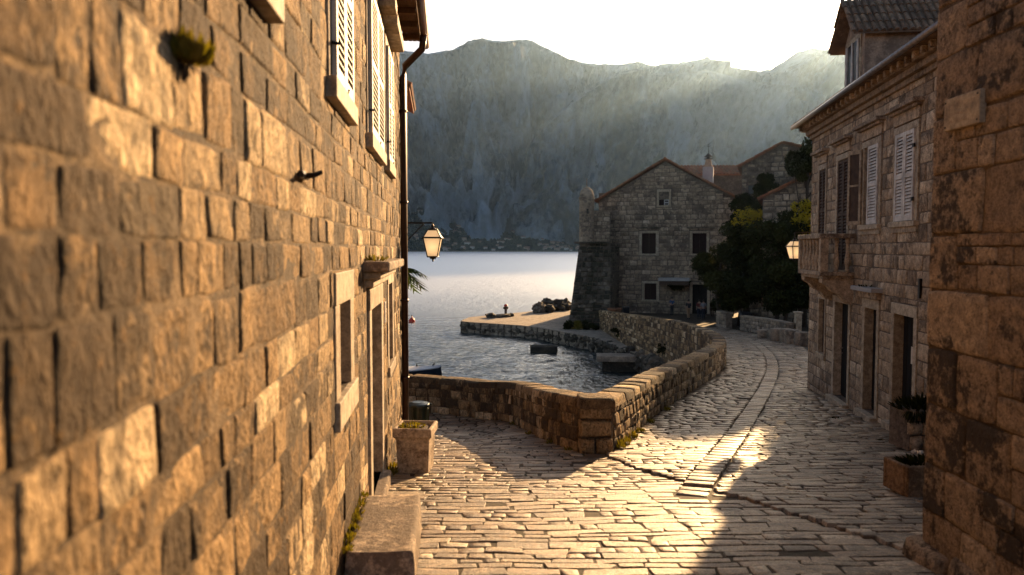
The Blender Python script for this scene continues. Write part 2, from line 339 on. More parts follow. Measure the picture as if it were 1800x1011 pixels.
_FC = {}
def _faces(nx, ny):
    if (nx, ny) not in _FC:
        i = np.arange(nx - 1)[:, None]; j = np.arange(ny - 1)[None, :]; a = (i * ny + j).ravel()
        _FC[(nx, ny)] = np.stack([a, a + ny, a + ny + 1, a + 1], 1)
    return _FC[(nx, ny)]
def axis(res, edge):
    if res <= 3: return np.array([-1, -1 + edge, 1 - edge, 1])
    return np.concatenate([[-1, -1 + edge * .45], np.linspace(-1 + edge, 1 - edge, res - 2), [1 - edge * .45, 1]])
def stone_geo(ua, ub, va, vb, d, res=4, rough=.5, rng=RNG, gap=.008, back=.03, tilt=.05, jit=.08, pillow=.35, edge=.18):
    """a rounded, uneven stone face: returns (verts in u,v,n ; faces)"""
    w, h = (ub - ua) / 2 - gap, (vb - va) / 2 - gap
    w = max(w, .01); h = max(h, .01)
    a = axis(res, min(.5, edge * max(1, h / w) * .8 + .02)); b = axis(res, min(.5, edge * max(1, w / h) * .6 + .02))
    A, B = np.meshgrid(a, b, indexing='ij')
    cj = rng.uniform(-jit, jit, (2, 2, 2)) * min(w, h)
    fa, fb = (A + 1) / 2, (B + 1) / 2
    du = (cj[0, 0, 0] * (1 - fa) + cj[1, 0, 0] * fa) * (1 - fb) + (cj[0, 1, 0] * (1 - fa) + cj[1, 1, 0] * fa) * fb
    dv = (cj[0, 0, 1] * (1 - fa) + cj[1, 0, 1] * fa) * (1 - fb) + (cj[0, 1, 1] * (1 - fa) + cj[1, 1, 1] * fa) * fb
    # rounded corners in outline
    k = np.clip(np.abs(A) * np.abs(B), 0, 1) ** 3 * .05 * min(w, h)
    U = A * w + du - np.sign(A) * k; Vv = B * h + dv - np.sign(B) * k
    ea = np.clip(1 - np.abs(A), 0, 1); eb = np.clip(1 - np.abs(B), 0, 1)
    ed = np.minimum(ea * w, eb * h) / max(1e-4, edge * min(w, h) * 1.0)
    prof = np.clip(ed, 0, 1) ** .45
    n = -back + (d + back) * prof
    n = n + d * pillow * prof * ((1 - A ** 2) * (1 - B ** 2))
    if rough > 0:
        o1, o2 = rng.uniform(0, 500, 2); q = 1 / max(min(w, h) * 1.6, .05)
        dis = fbm(U * q * 2.2 + o1, Vv * q * 1.6 + o2, 4 if res > 5 else 2, 3, False, .65) - .5
        n = n + dis * rough * .024 * np.clip(min(w, h) / .1, .5, 3) * prof * (.25 + .75 * (1 - A ** 4) * (1 - B ** 4))
        bm = (np.maximum(np.abs(A), np.abs(B)) > .8)
        e = (fbm(U * 9 + o2, Vv * 9 + o1, 3, 5) - .5) * .16 * min(w, h) * min(1, rough)
        U = U + np.where(bm, e * np.sign(A), 0); Vv = Vv + np.where(bm, e * np.sign(B), 0)
    n = n + (rng.normal(0, tilt) * U + rng.normal(0, tilt) * Vv) * prof
    v = np.stack([U.ravel() + (ua + ub) / 2, Vv.ravel() + (va + vb) / 2, n.ravel()], 1)
    return v, _faces(len(a), len(b))
def courses(u0, u1, v0, v1, hr, lr, ops=(), rng=RNG, top=None, lmul=None):
    """rows of stones round the openings (u0,u1,v0,v1): list of rects"""
    out = []; v = v0
    while v < v1 - .03:
        h = min(rng.uniform(*hr), v1 - v)
        if v1 - v - h < hr[0] * .5: h = v1 - v
        va, vb = v, v + h; v = vb
        br = sorted({u0, u1} | {min(max(o[i], u0), u1) for o in ops for i in (0, 1) if o[2] < vb - .01 and o[3] > va + .01})
        for a, b in zip(br[:-1], br[1:]):
            if b - a < .03: continue
            ca, cb = va, vb; ok = True; mid = (a + b) / 2
            for o in ops:
                if o[0] - 1e-6 < mid < o[1] + 1e-6 and o[2] < cb - .01 and o[3] > ca + .01:
                    if o[2] <= ca + .03 and o[3] >= cb - .03: ok = False; break
                    if o[3] < cb - .03: ca = o[3]
                    elif o[2] > ca + .03: cb = o[2]
                    else: ok = False
            if not ok or cb - ca < .035: continue
            x = a
            while x < b - .005:
                l = rng.uniform(*lr) * (lmul(x) if lmul else 1)
                if b - x - l < lr[0] * .7: l = b - x if b - x < lr[1] * 1.25 else (b - x) / 2
                y1 = cb
                if top is not None:
                    tt = min(top(x), top(x + l))
                    y1 = min(cb, tt)
                if y1 - ca > .05: out.append((x, x + l, ca, y1))
                x += l
    return out
def view_size(p, w, h):
    """rough size in photo pixels of a piece w x h at p (0 if outside the frame)"""
    if p[1] < .3: return 0.0
    x, y = proj(p); m = 60 + 300 / p[1]
    if x < -m or x > 1800 + m or y < -m or y > 1011 + m: return 0.0
    return FPX / p[1] * math.sqrt(max(w * h, 1e-6))
def lay_stones(geos, names, mat, parent, smooth=True, limit=300, min_px=9.0):
    """geos: list of (size in px, world verts, faces, tone). The largest become objects, the rest one joined mesh."""
    geos.sort(key=lambda g: -g[0])
    k = 0
    while k < min(limit, len(geos)) and geos[k][0] >= min_px: k += 1
    for g in geos[:k]: mesh_obj(names[0], g[1], g[2], mat, parent, g[3], smooth)
    if geos[k:]:
        vs = []; fs = []; ts = []; b = 0
        for g in geos[k:]:
            vs.append(g[1]); fs.append(np.asarray(g[2]) + b); ts.append(np.full(len(g[1]), g[3])); b += len(g[1])
        mesh_obj(names[1], np.concatenate(vs), np.concatenate(fs), mat, parent, np.concatenate(ts), smooth, kind='stuff')
    return k
def wall_face(mb, fr, u0, u1, v0, v1, ops, depth=.25, top=None):
    """the masonry core: front face round the openings plus their reveals"""
    us = sorted({u0, u1} | {q for o in ops for q in o[:2]}); vs = sorted({v0, v1} | {q for o in ops for q in o[2:4]})
    for a, b in zip(us[:-1], us[1:]):
        for c, d in zip(vs[:-1], vs[1:]):
            mu, mv = (a + b) / 2, (c + d) / 2
            if any(o[0] < mu < o[1] and o[2] < mv < o[3] for o in ops): continue
            mb.quad(fr.P(a, c), fr.P(b, c), fr.P(b, d), fr.P(a, d))
    for o in ops:
        a, b, c, d = o[:4]
        mb.quad(fr.P(a, c, -depth), fr.P(a, c), fr.P(a, d), fr.P(a, d, -depth)); mb.quad(fr.P(b, c), fr.P(b, c, -depth), fr.P(b, d, -depth), fr.P(b, d))
        mb.quad(fr.P(a, d), fr.P(b, d), fr.P(b, d, -depth), fr.P(a, d, -depth)); mb.quad(fr.P(a, c, -depth), fr.P(b, c, -depth), fr.P(b, c), fr.P(a, c))
    return mb
def frame_parts(fr, o, wl, proud, parent, mat, names=('jamb', 'jamb', 'lintel', 'sill'), depth=.2, lint=None, sillp=.04, sillh=None, skip_sill=False):
    """dressed stone round an opening o (inner edge): each piece a part"""
    a, b, c, d = o[:4]; lh = lint or wl; sh = sillh or wl
    for i, (x0, x1, y0, y1, p) in enumerate(((a - wl, a + .004, c, d - .004, proud), (b - .004, b + wl, c, d - .004, proud), (a - wl, b + wl, d - .004, d + lh, proud + .006), (a - wl - .03, b + wl + .03, c - sh, c, proud + sillp))):
        if i == 3 and skip_sill: continue
        m = MB(); m.box(fr, x0, x1, y0, y1, -depth, p, tone=RNG.random()); m.build(names[i], mat, parent, bevel=.008)
_louv = {}
def shutter_leaf(fr, u0, u1, v0, v1, n0, parent, mat, back=None, pitch=.055, th=.04, mat_slat=None):
    """one louvred leaf: stiles and rails as one frame, every slat a sub-part sharing one mesh"""
    st = min(.07, (u1 - u0) * .16)
    m = MB()
    m.box(fr, u0, u0 + st, v0, v1, n0, n0 + th); m.box(fr, u1 - st, u1, v0, v1, n0, n0 + th)
    for (a, b) in ((v0, v0 + .09), (v1 - .07, v1), ((v0 + v1) / 2 - .03, (v0 + v1) / 2 + .03)): m.box(fr, u0 + st, u1 - st, a, b, n0 + .002, n0 + th - .003)
    leaf = m.build('shutter', mat, parent)
    if back: mb = MB(); mb.box(fr, u0 + .01, u1 - .01, v0 + .01, v1 - .01, n0 - .012, n0 - .002); mb.build('shutter_back', back, leaf)
    w = u1 - u0 - 2 * st; key = (round(w, 3), tuple(np.round(fr.u, 3)), mat.name)
    for (a, b) in ((v0 + .09, (v0 + v1) / 2 - .03), ((v0 + v1) / 2 + .03, v1 - .07)):
        n = max(1, int((b - a) / pitch)); p = (b - a) / n
        for i in range(n):
            c = fr.P((u0 + u1) / 2, a + (i + .5) * p, n0 + th * .45)
            if key not in _louv:
                s = MB(); hw = w / 2; t = .006; f0 = Fr((0, 0, 0), fr.u, fr.n)
                q = [(-hw, -.024, .016), (hw, -.024, .016), (hw, .022, -.016), (-hw, .022, -.016)]
                s.hexa([f0.P(x, y - t, z) for x, y, z in q] + [f0.P(x, y + t, z) for x, y, z in q])
                o = s.build('slat', mat_slat or mat, leaf, origin=(0, 0, 0)); _louv[key] = o.data; o.location = Vector(c - WL[leaf])
            else:
                o = bpy.data.objects.new('slat', _louv[key]); COL.objects.link(o); o.parent = leaf; o.location = Vector(c - WL[leaf])
    return leaf
def roof_tiles(p0, p1, q0, q1, parent, name='roof_tile_rows', step=.22, r=.085, mat=None, rows=.38, rng=RNG, seg=5):
    """barrel tiles laid on the slope p0-p1 (eave) to q0-q1 (ridge): one joined mesh"""
    p0, p1, q0, q1 = map(V3, (p0, p1, q0, q1)); L = np.linalg.norm(p1 - p0); n = max(2, int(L / step))
    nrm = np.cross(p1 - p0, q0 - p0); nrm /= np.linalg.norm(nrm)
    if nrm[2] < 0: nrm = -nrm
    ud = (p1 - p0) / L; vs = []; fs = []; ts = []
    for i in range(n + 1):
        f = i / n; a = p0 * (1 - f) + p1 * f; b = q0 * (1 - f) + q1 * f; SL = np.linalg.norm(b - a); m = max(2, int(SL / rows)); dv = (b - a) / SL
        for j in range(m):
            t = rng.random(); base = len(vs); w = rng.normal(0, .008)
            for e, (s0, rr, lift) in enumerate(((j / m * SL - .03, r, .02), ((j + 1) / m * SL, r * .82, .0))):
                for k in range(seg):
                    an = math.pi * k / (seg - 1); vs.append(a + dv * s0 + ud * (math.cos(an) * rr + w) + nrm * (math.sin(an) * rr + lift))
            ts += [t] * (2 * seg)
            for k in range(seg - 1): fs.append((base + k, base + k + 1, base + seg + k + 1, base + seg + k))
            fs.append(tuple(base + k for k in range(seg)))
    return mesh_obj(name, np.array(vs), fs, mat or M['tile'], parent, np.array(ts), kind='stuff')
def leaves(center, rad, n, size, rng=RNG, clumps=14, flat=.75, hollow=.35, shell=True):
    """leaf-sized faces gathered in clumps through a crown: verts, faces, tone"""
    c = V3(center); rad = np.array(rad, float)
    d = rng.normal(size=(clumps, 3)); d /= np.linalg.norm(d, axis=1)[:, None]
    cc = c + d * rad * (rng.uniform(hollow, .86, (clumps, 1)))
    cr = rng.uniform(.26, .5, clumps) * rad.mean(); ct = rng.uniform(0, .8, clumps)
    w = cr ** 2; idx = rng.choice(clumps, n, p=w / w.sum())
    q = rng.normal(size=(n, 3)); q /= np.linalg.norm(q, axis=1)[:, None]
    p = cc[idx] + q * (cr[idx] * rng.uniform(.25, 1.0, n) ** .5)[:, None] * np.array([1, 1, flat])
    a = rng.normal(size=(n, 3)); a /= np.linalg.norm(a, axis=1)[:, None]
    b = np.cross(a, rng.normal(size=(n, 3))); b /= np.linalg.norm(b, axis=1)[:, None]
    s = size * rng.uniform(.6, 1.35, n)[:, None]
    v = np.stack([p - a * s, p - b * s * .45, p + a * s, p + b * s * .45], 1).reshape(-1, 3)
    f = np.arange(4 * n).reshape(n, 4); t = np.repeat(np.clip(ct[idx] + rng.uniform(0, .25, n), 0, 1), 4)
    return v, f, t, cc
def tree(name, base, center, rad, n, size, label, mat, cat='tree', group=None, clumps=16, trunk_r=.14, second=None, hollow=.35):
    t = thing(name, base, label, cat, group)
    tr = np.random.default_rng(int(abs(center[0] * 31 + center[1] * 17 + center[2] * 7)))
    v, f, tn, cc = leaves(center, rad, n, size, tr, clumps=clumps, hollow=hollow)
    crown = mesh_obj('crown', v, f, mat, t, tn)
    if second:
        v, f, tn, _ = leaves(second[0], second[1], second[2], size * .85, tr, clumps=26, hollow=.5); mesh_obj('sun_tinted_sprays', v, f, M['leafy'], t, tn)  # brighter yellow leaves stand in for sun on the crown
    m = MB(); c = V3(center); b = V3(base); mid = (b + c) / 2 + RNG.normal(0, .12, 3)
    m.tube([b - np.array([0, 0, .1]), mid, c], [trunk_r * 1.2, trunk_r * .9, trunk_r * .5], 8)
    for q in cc[:min(9, len(cc))]:
        s0 = mid + (c - mid) * RNG.uniform(0, .8); m.tube([s0, (s0 + q) / 2 + RNG.normal(0, .1, 3), q], [trunk_r * .45, trunk_r * .3, trunk_r * .12], 5)
    m.build('trunk', M['bark'], t, smooth=True)
    return t
def tuft(name, p, r, n, size, label, cat='weed', mat=None, up=1.0, group=None):
    v = []; f = []; t = []
    p = V3(p)
    for i in range(n):
        a = RNG.uniform(0, 6.28); k = RNG.uniform(0, 1) ** .6; b = p + np.array([math.cos(a) * r[0] * k, math.sin(a) * r[1] * k, 0])
        h = r[2] * RNG.uniform(.3, 1) * (1 - .5 * k); tip = b + np.array([math.cos(a) * r[0] * .5 * RNG.random(), math.sin(a) * r[1] * .5 * RNG.random(), h * up])
        e = RNG.normal(size=3); e[2] *= .3; e *= size / np.linalg.norm(e)
        m = b * .4 + tip * .6; j = len(v); v += [b, m + e, tip, m - e]; f.append((j, j + 1, j + 2, j + 3)); t += [RNG.random()] * 4
    o = mesh_obj(name, np.array(v), f, mat or M['leafm'], None, np.array(t), origin=p)
    return tag(o, label, cat, group)
# ================================================================== SETTING
# ---- sea
def spaced(lo, hi, step, far_lo, far_hi, k=1.12):
    a = list(np.arange(lo, hi, step)); d = step
    while a[-1] < far_hi: d *= k; a.append(a[-1] + d)
    d = step; b = []; q = lo
    while q > far_lo: d *= k; q -= d; b.append(q)
    return np.array(b[::-1] + a)
wx = spaced(-12.5, 11, .12, -3300, 3300); wy = spaced(16, 78, .12, -40, 2600, 1.08)
WX, WY = np.meshgrid(wx, wy, indexing='ij')
wz = np.zeros_like(WX); wr = np.random.default_rng(3)
for i in range(24):
    lam = .42 * 1.095 ** i; an = wr.normal(-1.25, .6); k = 2 * math.pi / lam
    ph = wr.uniform(0, 6.28); amp = .0062 * lam
    warp = 1.6 * fbm(WX / (lam * 4) + i * 3, WY / (lam * 4), 2, i)
    wz += amp * np.sin(k * (math.cos(an) * WX + math.sin(an) * WY) + ph + 2.6 * warp)
fade = sm((95 - WY) / 45) * sm((WY + 20) / 25) * sm((22 - np.abs(WX)) / 8)
wz *= 1.25 * fade * (.45 + .9 * fbm(WX / 9, WY / 14, 3, 77))
wz -= WY * 0
nx, ny = WX.shape
ii = np.arange(nx - 1)[:, None]; jj = np.arange(ny - 1)[None, :]; q = (ii * ny + jj).ravel()
wm, nt, b = new_mat('sea_water')
b.inputs['Base Color'].default_value = (.015, .025, .026, 1); b.inputs['Roughness'].default_value = .5; b.inputs['Specular IOR Level'].default_value = 0
g = nn(nt, 'ShaderNodeNewGeometry'); mp = nn(nt, 'ShaderNodeMapping'); mp.inputs['Scale'].default_value = (1, .55, 1); mp.inputs['Rotation'].default_value = (0, 0, .3); nt.links.new(g.outputs['Position'], mp.inputs[0])
h1 = noise(nt, mp.outputs[0], 2.2, 4, .6, .3); h2 = noise(nt, mp.outputs[0], .35, 4, .6, .4); h3 = noise(nt, g.outputs['Position'], .018, 3, .5)
ad = nn(nt, 'ShaderNodeMath', operation='MULTIPLY_ADD'); nt.links.new(h2, ad.inputs[0]); ad.inputs[1].default_value = 2.2; nt.links.new(h1, ad.inputs[2])
bp = nn(nt, 'ShaderNodeBump', inp={'Strength': .8, 'Distance': .16}); nt.links.new(ad.outputs[0], bp.inputs['Height'])
sp = nn(nt, 'ShaderNodeSeparateXYZ'); nt.links.new(g.outputs['Position'], sp.inputs[0])
mr = nn(nt, 'ShaderNodeMapRange', inp={'From Min': 45, 'From Max': 150, 'To Min': .12, 'To Max': .36}); nt.links.new(sp.outputs[1], mr.inputs[0])
k = nn(nt, 'ShaderNodeMath', operation='MULTIPLY_ADD'); nt.links.new(h3, k.inputs[0]); k.inputs[1].default_value = .12; nt.links.new(mr.outputs[0], k.inputs[2])
gl_ = nn(nt, 'ShaderNodeBsdfGlossy', inp={'Color': (.93, .97, 1, 1)}); nt.links.new(k.outputs[0], gl_.inputs['Roughness']); nt.links.new(bp.outputs[0], gl_.inputs['Normal'])
fr0 = nn(nt, 'ShaderNodeFresnel', inp={'IOR': 1.36}); mx = nn(nt, 'ShaderNodeMixShader')
nt.links.new(fr0.outputs[0], mx.inputs[0]); nt.links.new(b.outputs[0], mx.inputs[1]); nt.links.new(gl_.outputs[0], mx.inputs[2]); nt.links.new(mx.outputs[0], nt.nodes['Material Output'].inputs[0])
sea = mesh_obj('sea', np.stack([WX.ravel(), WY.ravel(), wz.ravel()], 1), np.stack([q, q + ny, q + ny + 1, q + 1], 1), wm, None, None, True, kind='structure')

# ---- mountains: three layers of heightfield, each with its own skyline
def mat_mountain(name, rock, scrub, bias, sc):
    m, nt, b = new_mat(name)
    g = nn(nt, 'ShaderNodeNewGeometry')
    mp = nn(nt, 'ShaderNodeMapping'); mp.inputs['Scale'].default_value = (1, .6, .45); nt.links.new(g.outputs['Position'], mp.inputs[0])
    n1 = noise(nt, mp.outputs[0], .006 * sc, 8, .72, .6); n2 = noise(nt, mp.outputs[0], .04 * sc, 8, .8); n3 = noise(nt, mp.outputs[0], .0016 * sc, 4, .6)
    a = nn(nt, 'ShaderNodeMath', operation='MULTIPLY_ADD'); nt.links.new(n2, a.inputs[0]); a.inputs[1].default_value = .55; nt.links.new(n1, a.inputs[2])
    a2 = nn(nt, 'ShaderNodeMath', operation='MULTIPLY_ADD'); nt.links.new(n3, a2.inputs[0]); a2.inputs[1].default_value = 1.1; nt.links.new(a.outputs[0], a2.inputs[2])
    a3 = nn(nt, 'ShaderNodeMath', operation='MULTIPLY'); nt.links.new(a2.outputs[0], a3.inputs[0]); a3.inputs[1].default_value = .5
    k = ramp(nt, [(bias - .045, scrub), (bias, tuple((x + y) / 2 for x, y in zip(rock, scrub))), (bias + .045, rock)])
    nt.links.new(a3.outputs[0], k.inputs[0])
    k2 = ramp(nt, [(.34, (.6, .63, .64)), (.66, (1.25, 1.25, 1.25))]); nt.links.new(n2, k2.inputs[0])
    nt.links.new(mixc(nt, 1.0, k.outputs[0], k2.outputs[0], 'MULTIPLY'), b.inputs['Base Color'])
    b.inputs['Roughness'].default_value = .95; b.inputs['Specular IOR Level'].default_value = .1
    bp = nn(nt, 'ShaderNodeBump', inp={'Strength': 1.0, 'Distance': 45 / sc}); nt.links.new(a.outputs[0], bp.inputs['Height']); nt.links.new(bp.outputs[0], b.inputs['Normal'])
    return m
def ridge(name, pts, Y0, Y1, mat, amp, seed, nu=420, nt_=120, pw=1.15, jag=3.0, u0=-500, u1=2500):
    px = np.linspace(u0, u1, nu); py = np.interp(px, [p[0] for p in pts], [p[1] for p in pts])
    py = py - jag * (fbm(px / 26, px * 0, 5, seed, True) - .55) * 2.0 * np.clip((437 - py) / 120, 0, 1)
    elev = np.array([ray(x, y)[2] / ray(x, y)[1] for x, y in zip(px, py)]); tx = np.array([ray(x, y)[0] / ray(x, y)[1] for x, y in zip(px, py)])
    H = elev * Y1 + E + 2
    t = np.linspace(0, 1, nt_); U, T = np.meshgrid(np.arange(nu), t, indexing='ij')
    sh = (fbm(px / 190, px * 0, 3, seed + 40) - .5) * (Y1 - Y0) * .25
    Y = Y0 + sh[:, None] * (1 - T) + (Y1 - Y0) * T; X = tx[:, None] * Y
    Z = H[:, None] * T ** pw
    # gullies and buttresses running down the slope, fading at ridge and shore
    env = np.clip(T * 6, 0, 1) * np.clip((1 - T) * 9, 0, 1)
    gl = fbm(px[:, None] / 70 + .9 * fbm(px[:, None] / 60, T * 4, 3, seed + 9), T * 1.6, 6, seed + 5, True, .58) - .6
    fine = fbm(px[:, None] / 22, T * 14, 5, seed + 15, True) - .55
    D = amp * (gl * 1.6 + fine * .55) * env * np.clip(H[:, None] / 500, .1, 1.3)
    Y = Y - D * .8; Z = np.minimum(Z + D * .35, (elev[:, None] * .995 * Y + E) * np.where(T < .985, 1, 2)) - 2
    # a back slope so that the ridge has depth
    Yb = Y[:, -1:] + np.linspace(60, 420, 5)[None, :]; Zb = Z[:, -1:] * np.linspace(.93, .45, 5)[None, :]; Xb = X[:, -1:] + 0 * Yb
    X = np.concatenate([X, Xb], 1); Y = np.concatenate([Y, Yb], 1); Z = np.concatenate([Z, Zb], 1)
    n2 = X.shape[1]; i = np.arange(nu - 1)[:, None]; j = np.arange(n2 - 1)[None, :]; q = (i * n2 + j).ravel()
    return mesh_obj(name, np.stack([X.ravel(), Y.ravel(), Z.ravel()], 1), np.stack([q, q + n2, q + n2 + 1, q + 1], 1), mat, None, None, True, kind='structure')
M['mtA'] = mat_mountain('haze_tinted_limestone', (.40, .47, .55), (.11, .14, .155), .625, 1.0)  # blue of distant haze put into rock and scrub colours, mtB too
M['mtB'] = mat_mountain('haze_tinted_scrub', (.38, .44, .50), (.085, .11, .12), .645, 1.1)
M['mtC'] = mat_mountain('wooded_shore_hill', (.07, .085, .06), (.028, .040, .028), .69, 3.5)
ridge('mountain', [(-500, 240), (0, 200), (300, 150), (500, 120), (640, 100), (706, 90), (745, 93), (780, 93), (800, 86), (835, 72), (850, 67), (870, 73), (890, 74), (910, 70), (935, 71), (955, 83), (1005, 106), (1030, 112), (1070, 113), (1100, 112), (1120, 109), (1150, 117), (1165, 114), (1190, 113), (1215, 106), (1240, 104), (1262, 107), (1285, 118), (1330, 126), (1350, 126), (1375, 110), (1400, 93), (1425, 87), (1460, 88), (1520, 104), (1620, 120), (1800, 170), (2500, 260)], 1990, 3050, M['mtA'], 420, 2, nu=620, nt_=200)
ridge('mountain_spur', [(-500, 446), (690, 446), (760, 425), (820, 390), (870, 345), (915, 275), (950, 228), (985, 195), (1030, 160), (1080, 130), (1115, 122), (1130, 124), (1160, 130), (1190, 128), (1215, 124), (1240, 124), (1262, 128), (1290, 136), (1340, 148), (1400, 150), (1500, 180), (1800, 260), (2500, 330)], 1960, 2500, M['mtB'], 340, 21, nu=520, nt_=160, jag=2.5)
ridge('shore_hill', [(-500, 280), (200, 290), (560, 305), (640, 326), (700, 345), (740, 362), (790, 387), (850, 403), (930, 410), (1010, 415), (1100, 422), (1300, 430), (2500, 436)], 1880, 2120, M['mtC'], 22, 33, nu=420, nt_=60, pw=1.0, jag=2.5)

# ---- hazy evening air
hz = MB(); hz.wbox(-3400, 3400, -48, 3700, -4.0, 900)
hm = bpy.data.materials.new('hazy_air'); hm.use_nodes = True; nt = hm.node_tree; nt.nodes.clear()
ho = nt.nodes.new('ShaderNodeOutputMaterial'); pv = nt.nodes.new('ShaderNodeVolumePrincipled')
pv.inputs['Color'].default_value = (.42, .66, 1.0, 1); pv.inputs['Density'].default_value = .00004; pv.inputs['Anisotropy'].default_value = .70
nt.links.new(pv.outputs[0], ho.inputs['Volume'])
hz.build('haze', hm, kind='stuff')

# ---- paths of the two harbour parapets (street-side line)
class Path:
    def __init__(s, pts, side):
        p = np.array(pts, float)
        for _ in range(3):
            a = p[:-1] * .75 + p[1:] * .25; b = p[:-1] * .25 + p[1:] * .75
            p = np.concatenate([p[:1], np.stack([a, b], 1).reshape(-1, 2), p[-1:]])
        d = np.linalg.norm(np.diff(p, axis=0), axis=1); s.c = np.concatenate([[0], np.cumsum(d)]); s.p = p; s.L = s.c[-1]; s.side = side
    def pos(s, t): return np.stack([np.interp(t, s.c, s.p[:, 0]), np.interp(t, s.c, s.p[:, 1])], -1)
    def nrm(s, t):
        t = np.asarray(t, float); d = s.pos(np.minimum(t + .15, s.L)) - s.pos(np.maximum(t - .15, 0)); d /= np.linalg.norm(d, axis=-1, keepdims=True)
        return np.stack([d[..., 1], -d[..., 0]], -1) * s.side
PR = Path([(1.58, 11.62), (1.80, 12.2), (2.74, 14.9), (3.87, 17.6), (5.15, 20.4), (6.55, 23.4), (7.62, 26), (8.45, 29.5), (8.95, 34), (9.2, 39.5), (9.05, 47), (8.5, 54.4), (8.15, 61), (8.1, 65.2)], 1)
PL = Path([(1.10, 11.62), (.82, 12.3), (.5, 13.3), (.2, 14.8), (-.05, 16.2), (-.75, 17.5), (-2.0, 18.4), (-3.3, 18.85), (-5, 19.1), (-7, 19.3)], -1)
def xr_path(Y): return np.interp(Y, PR.p[:, 1], PR.p[:, 0])
def xl_path(Y): return np.interp(Y, PL.p[:, 1], PL.p[:, 0])
KERB = np.array([G(x, y)[:2] for x, y in ((1062, 800), (1110, 822), (1230, 858), (1330, 885), (1400, 908), (1500, 940), (1640, 985))])
def kerbY(X): return np.interp(X, KERB[:, 0], KERB[:, 1], left=99, right=KERB[-1, 1] - .1)
def upper(X, Y): return (Y > kerbY(X)) & (X > 1.2)
def gs(X, Y): return gz(X, Y) + .03 * upper(np.asarray(X, float), np.asarray(Y, float))
BAND = np.array([G(x, y)[:2] for x, y in ((1215, 872), (1250, 822), (1300, 758), (1330, 712), (1352, 672), (1360, 645), (1352, 622), (1325, 601), (1290, 587))])
_bp = Path(BAND, 1)
_bs = _bp.pos(np.linspace(0, _bp.L, 400))
def band_d(X, Y): return np.sqrt(((np.stack([X, Y], -1)[..., None, :] - _bs) ** 2).sum(-1)).min(-1)
def right_x(Y):
    return np.interp(Y, [-20, 6.2, 6.25, 10, 20.4, 21, 30, 36, 47, 62], [3.5, 3.5, 6.4, 6.72, 8.24, 9.0, 12.2, 14.0, 13.6, 20])
def left_x(Y): return np.where(Y < 13.6, -.83 - .08846 * Y, -7)
def allowed(X, Y):
    ok = (X > left_x(Y) + .01) & (X < right_x(Y) - .02)
    mid = (Y > 11.55) & (X > np.where(Y < 19.3, xl_path(Y), -99)) & (X < xr_path(Y))
    ok &= ~mid
    ok &= ~((Y > 19.1) & (X < xr_path(Y)))
    return ok

# ---- street base sheet (joint earth)
def patch(name, xa, xb, ys, nxs, mat):
    vs = []
    for Y in ys:
        X = np.linspace(xa(Y), xb(Y), nxs); vs.append(np.stack([X, np.full(nxs, Y), gz(X, Y) - .006], 1))
    n = len(ys); i = np.arange(n - 1)[:, None]; j = np.arange(nxs - 1)[None, :]; q = (i * nxs + j).ravel()
    return np.concatenate(vs), np.stack([q, q + 1, q + nxs + 1, q + nxs], 1)
pv1 = patch('a', lambda Y: -12, lambda Y: 60, np.linspace(-30, 11.75, 60), 70, None)
pv2 = patch('b', lambda Y: -12, lambda Y: float(xl_path(Y)) - .12, np.linspace(11.75, 19.0, 20), 30, None)
pv3 = patch('c', lambda Y: float(xr_path(Y)) + .12 + max(0, Y - 65) * .3, lambda Y: 60, np.concatenate([np.linspace(11.75, 64.5, 70), np.linspace(66, 125, 20)]), 60, None)
vs = []; fs = []; bb = 0
for a, f in (pv1, pv2, pv3): vs.append(a); fs.append(f + bb); bb += len(a)
vs = np.concatenate(vs); fs = np.concatenate(fs)
street = mesh_obj('street_paving', vs, fs, M['earth'], None, .5, True, kind='structure')

# ---- paving stones laid in rows
prng = np.random.default_rng(5); geos = []
def pave_stone(xa, xb, ya, yb, slope, size_mul=1.0, lift=0.0, res=None):
    cx, cy = (xa + xb) / 2, (ya + yb) / 2
    Yc = max(cy, 2.0); up = bool(upper(np.array([cx]), np.array([cy + slope * cx]))[0])
    res = res or (6 if Yc < 8.5 else 4 if Yc < 14 else 3)
    v, f = stone_geo(xa, xb, ya, yb, .034, res, .35, prng, gap=.004 if Yc < 16 else .006, back=.004, tilt=.015, jit=.32, pillow=.04, edge=.05)
    Y = v[:, 1] + slope * v[:, 0] + .2 * (fbm(v[:, 0] * .8 + 40, v[:, 1] * .5 + 7, 3, 4) - .5)
    Z = gz(v[:, 0], Y) - .034 + v[:, 2] + (.03 if up else 0) + lift + prng.normal(0, .002)
    if up: Z = np.where(v[:, 2] < 0, Z - .03, Z)
    p = np.stack([v[:, 0], Y, Z], 1)
    geos.append((view_size(p.mean(0), xb - xa, (yb - ya) * 2.8 / max(Yc, 1)), p, f, float(prng.random())))
y = 2.6
SL = .035
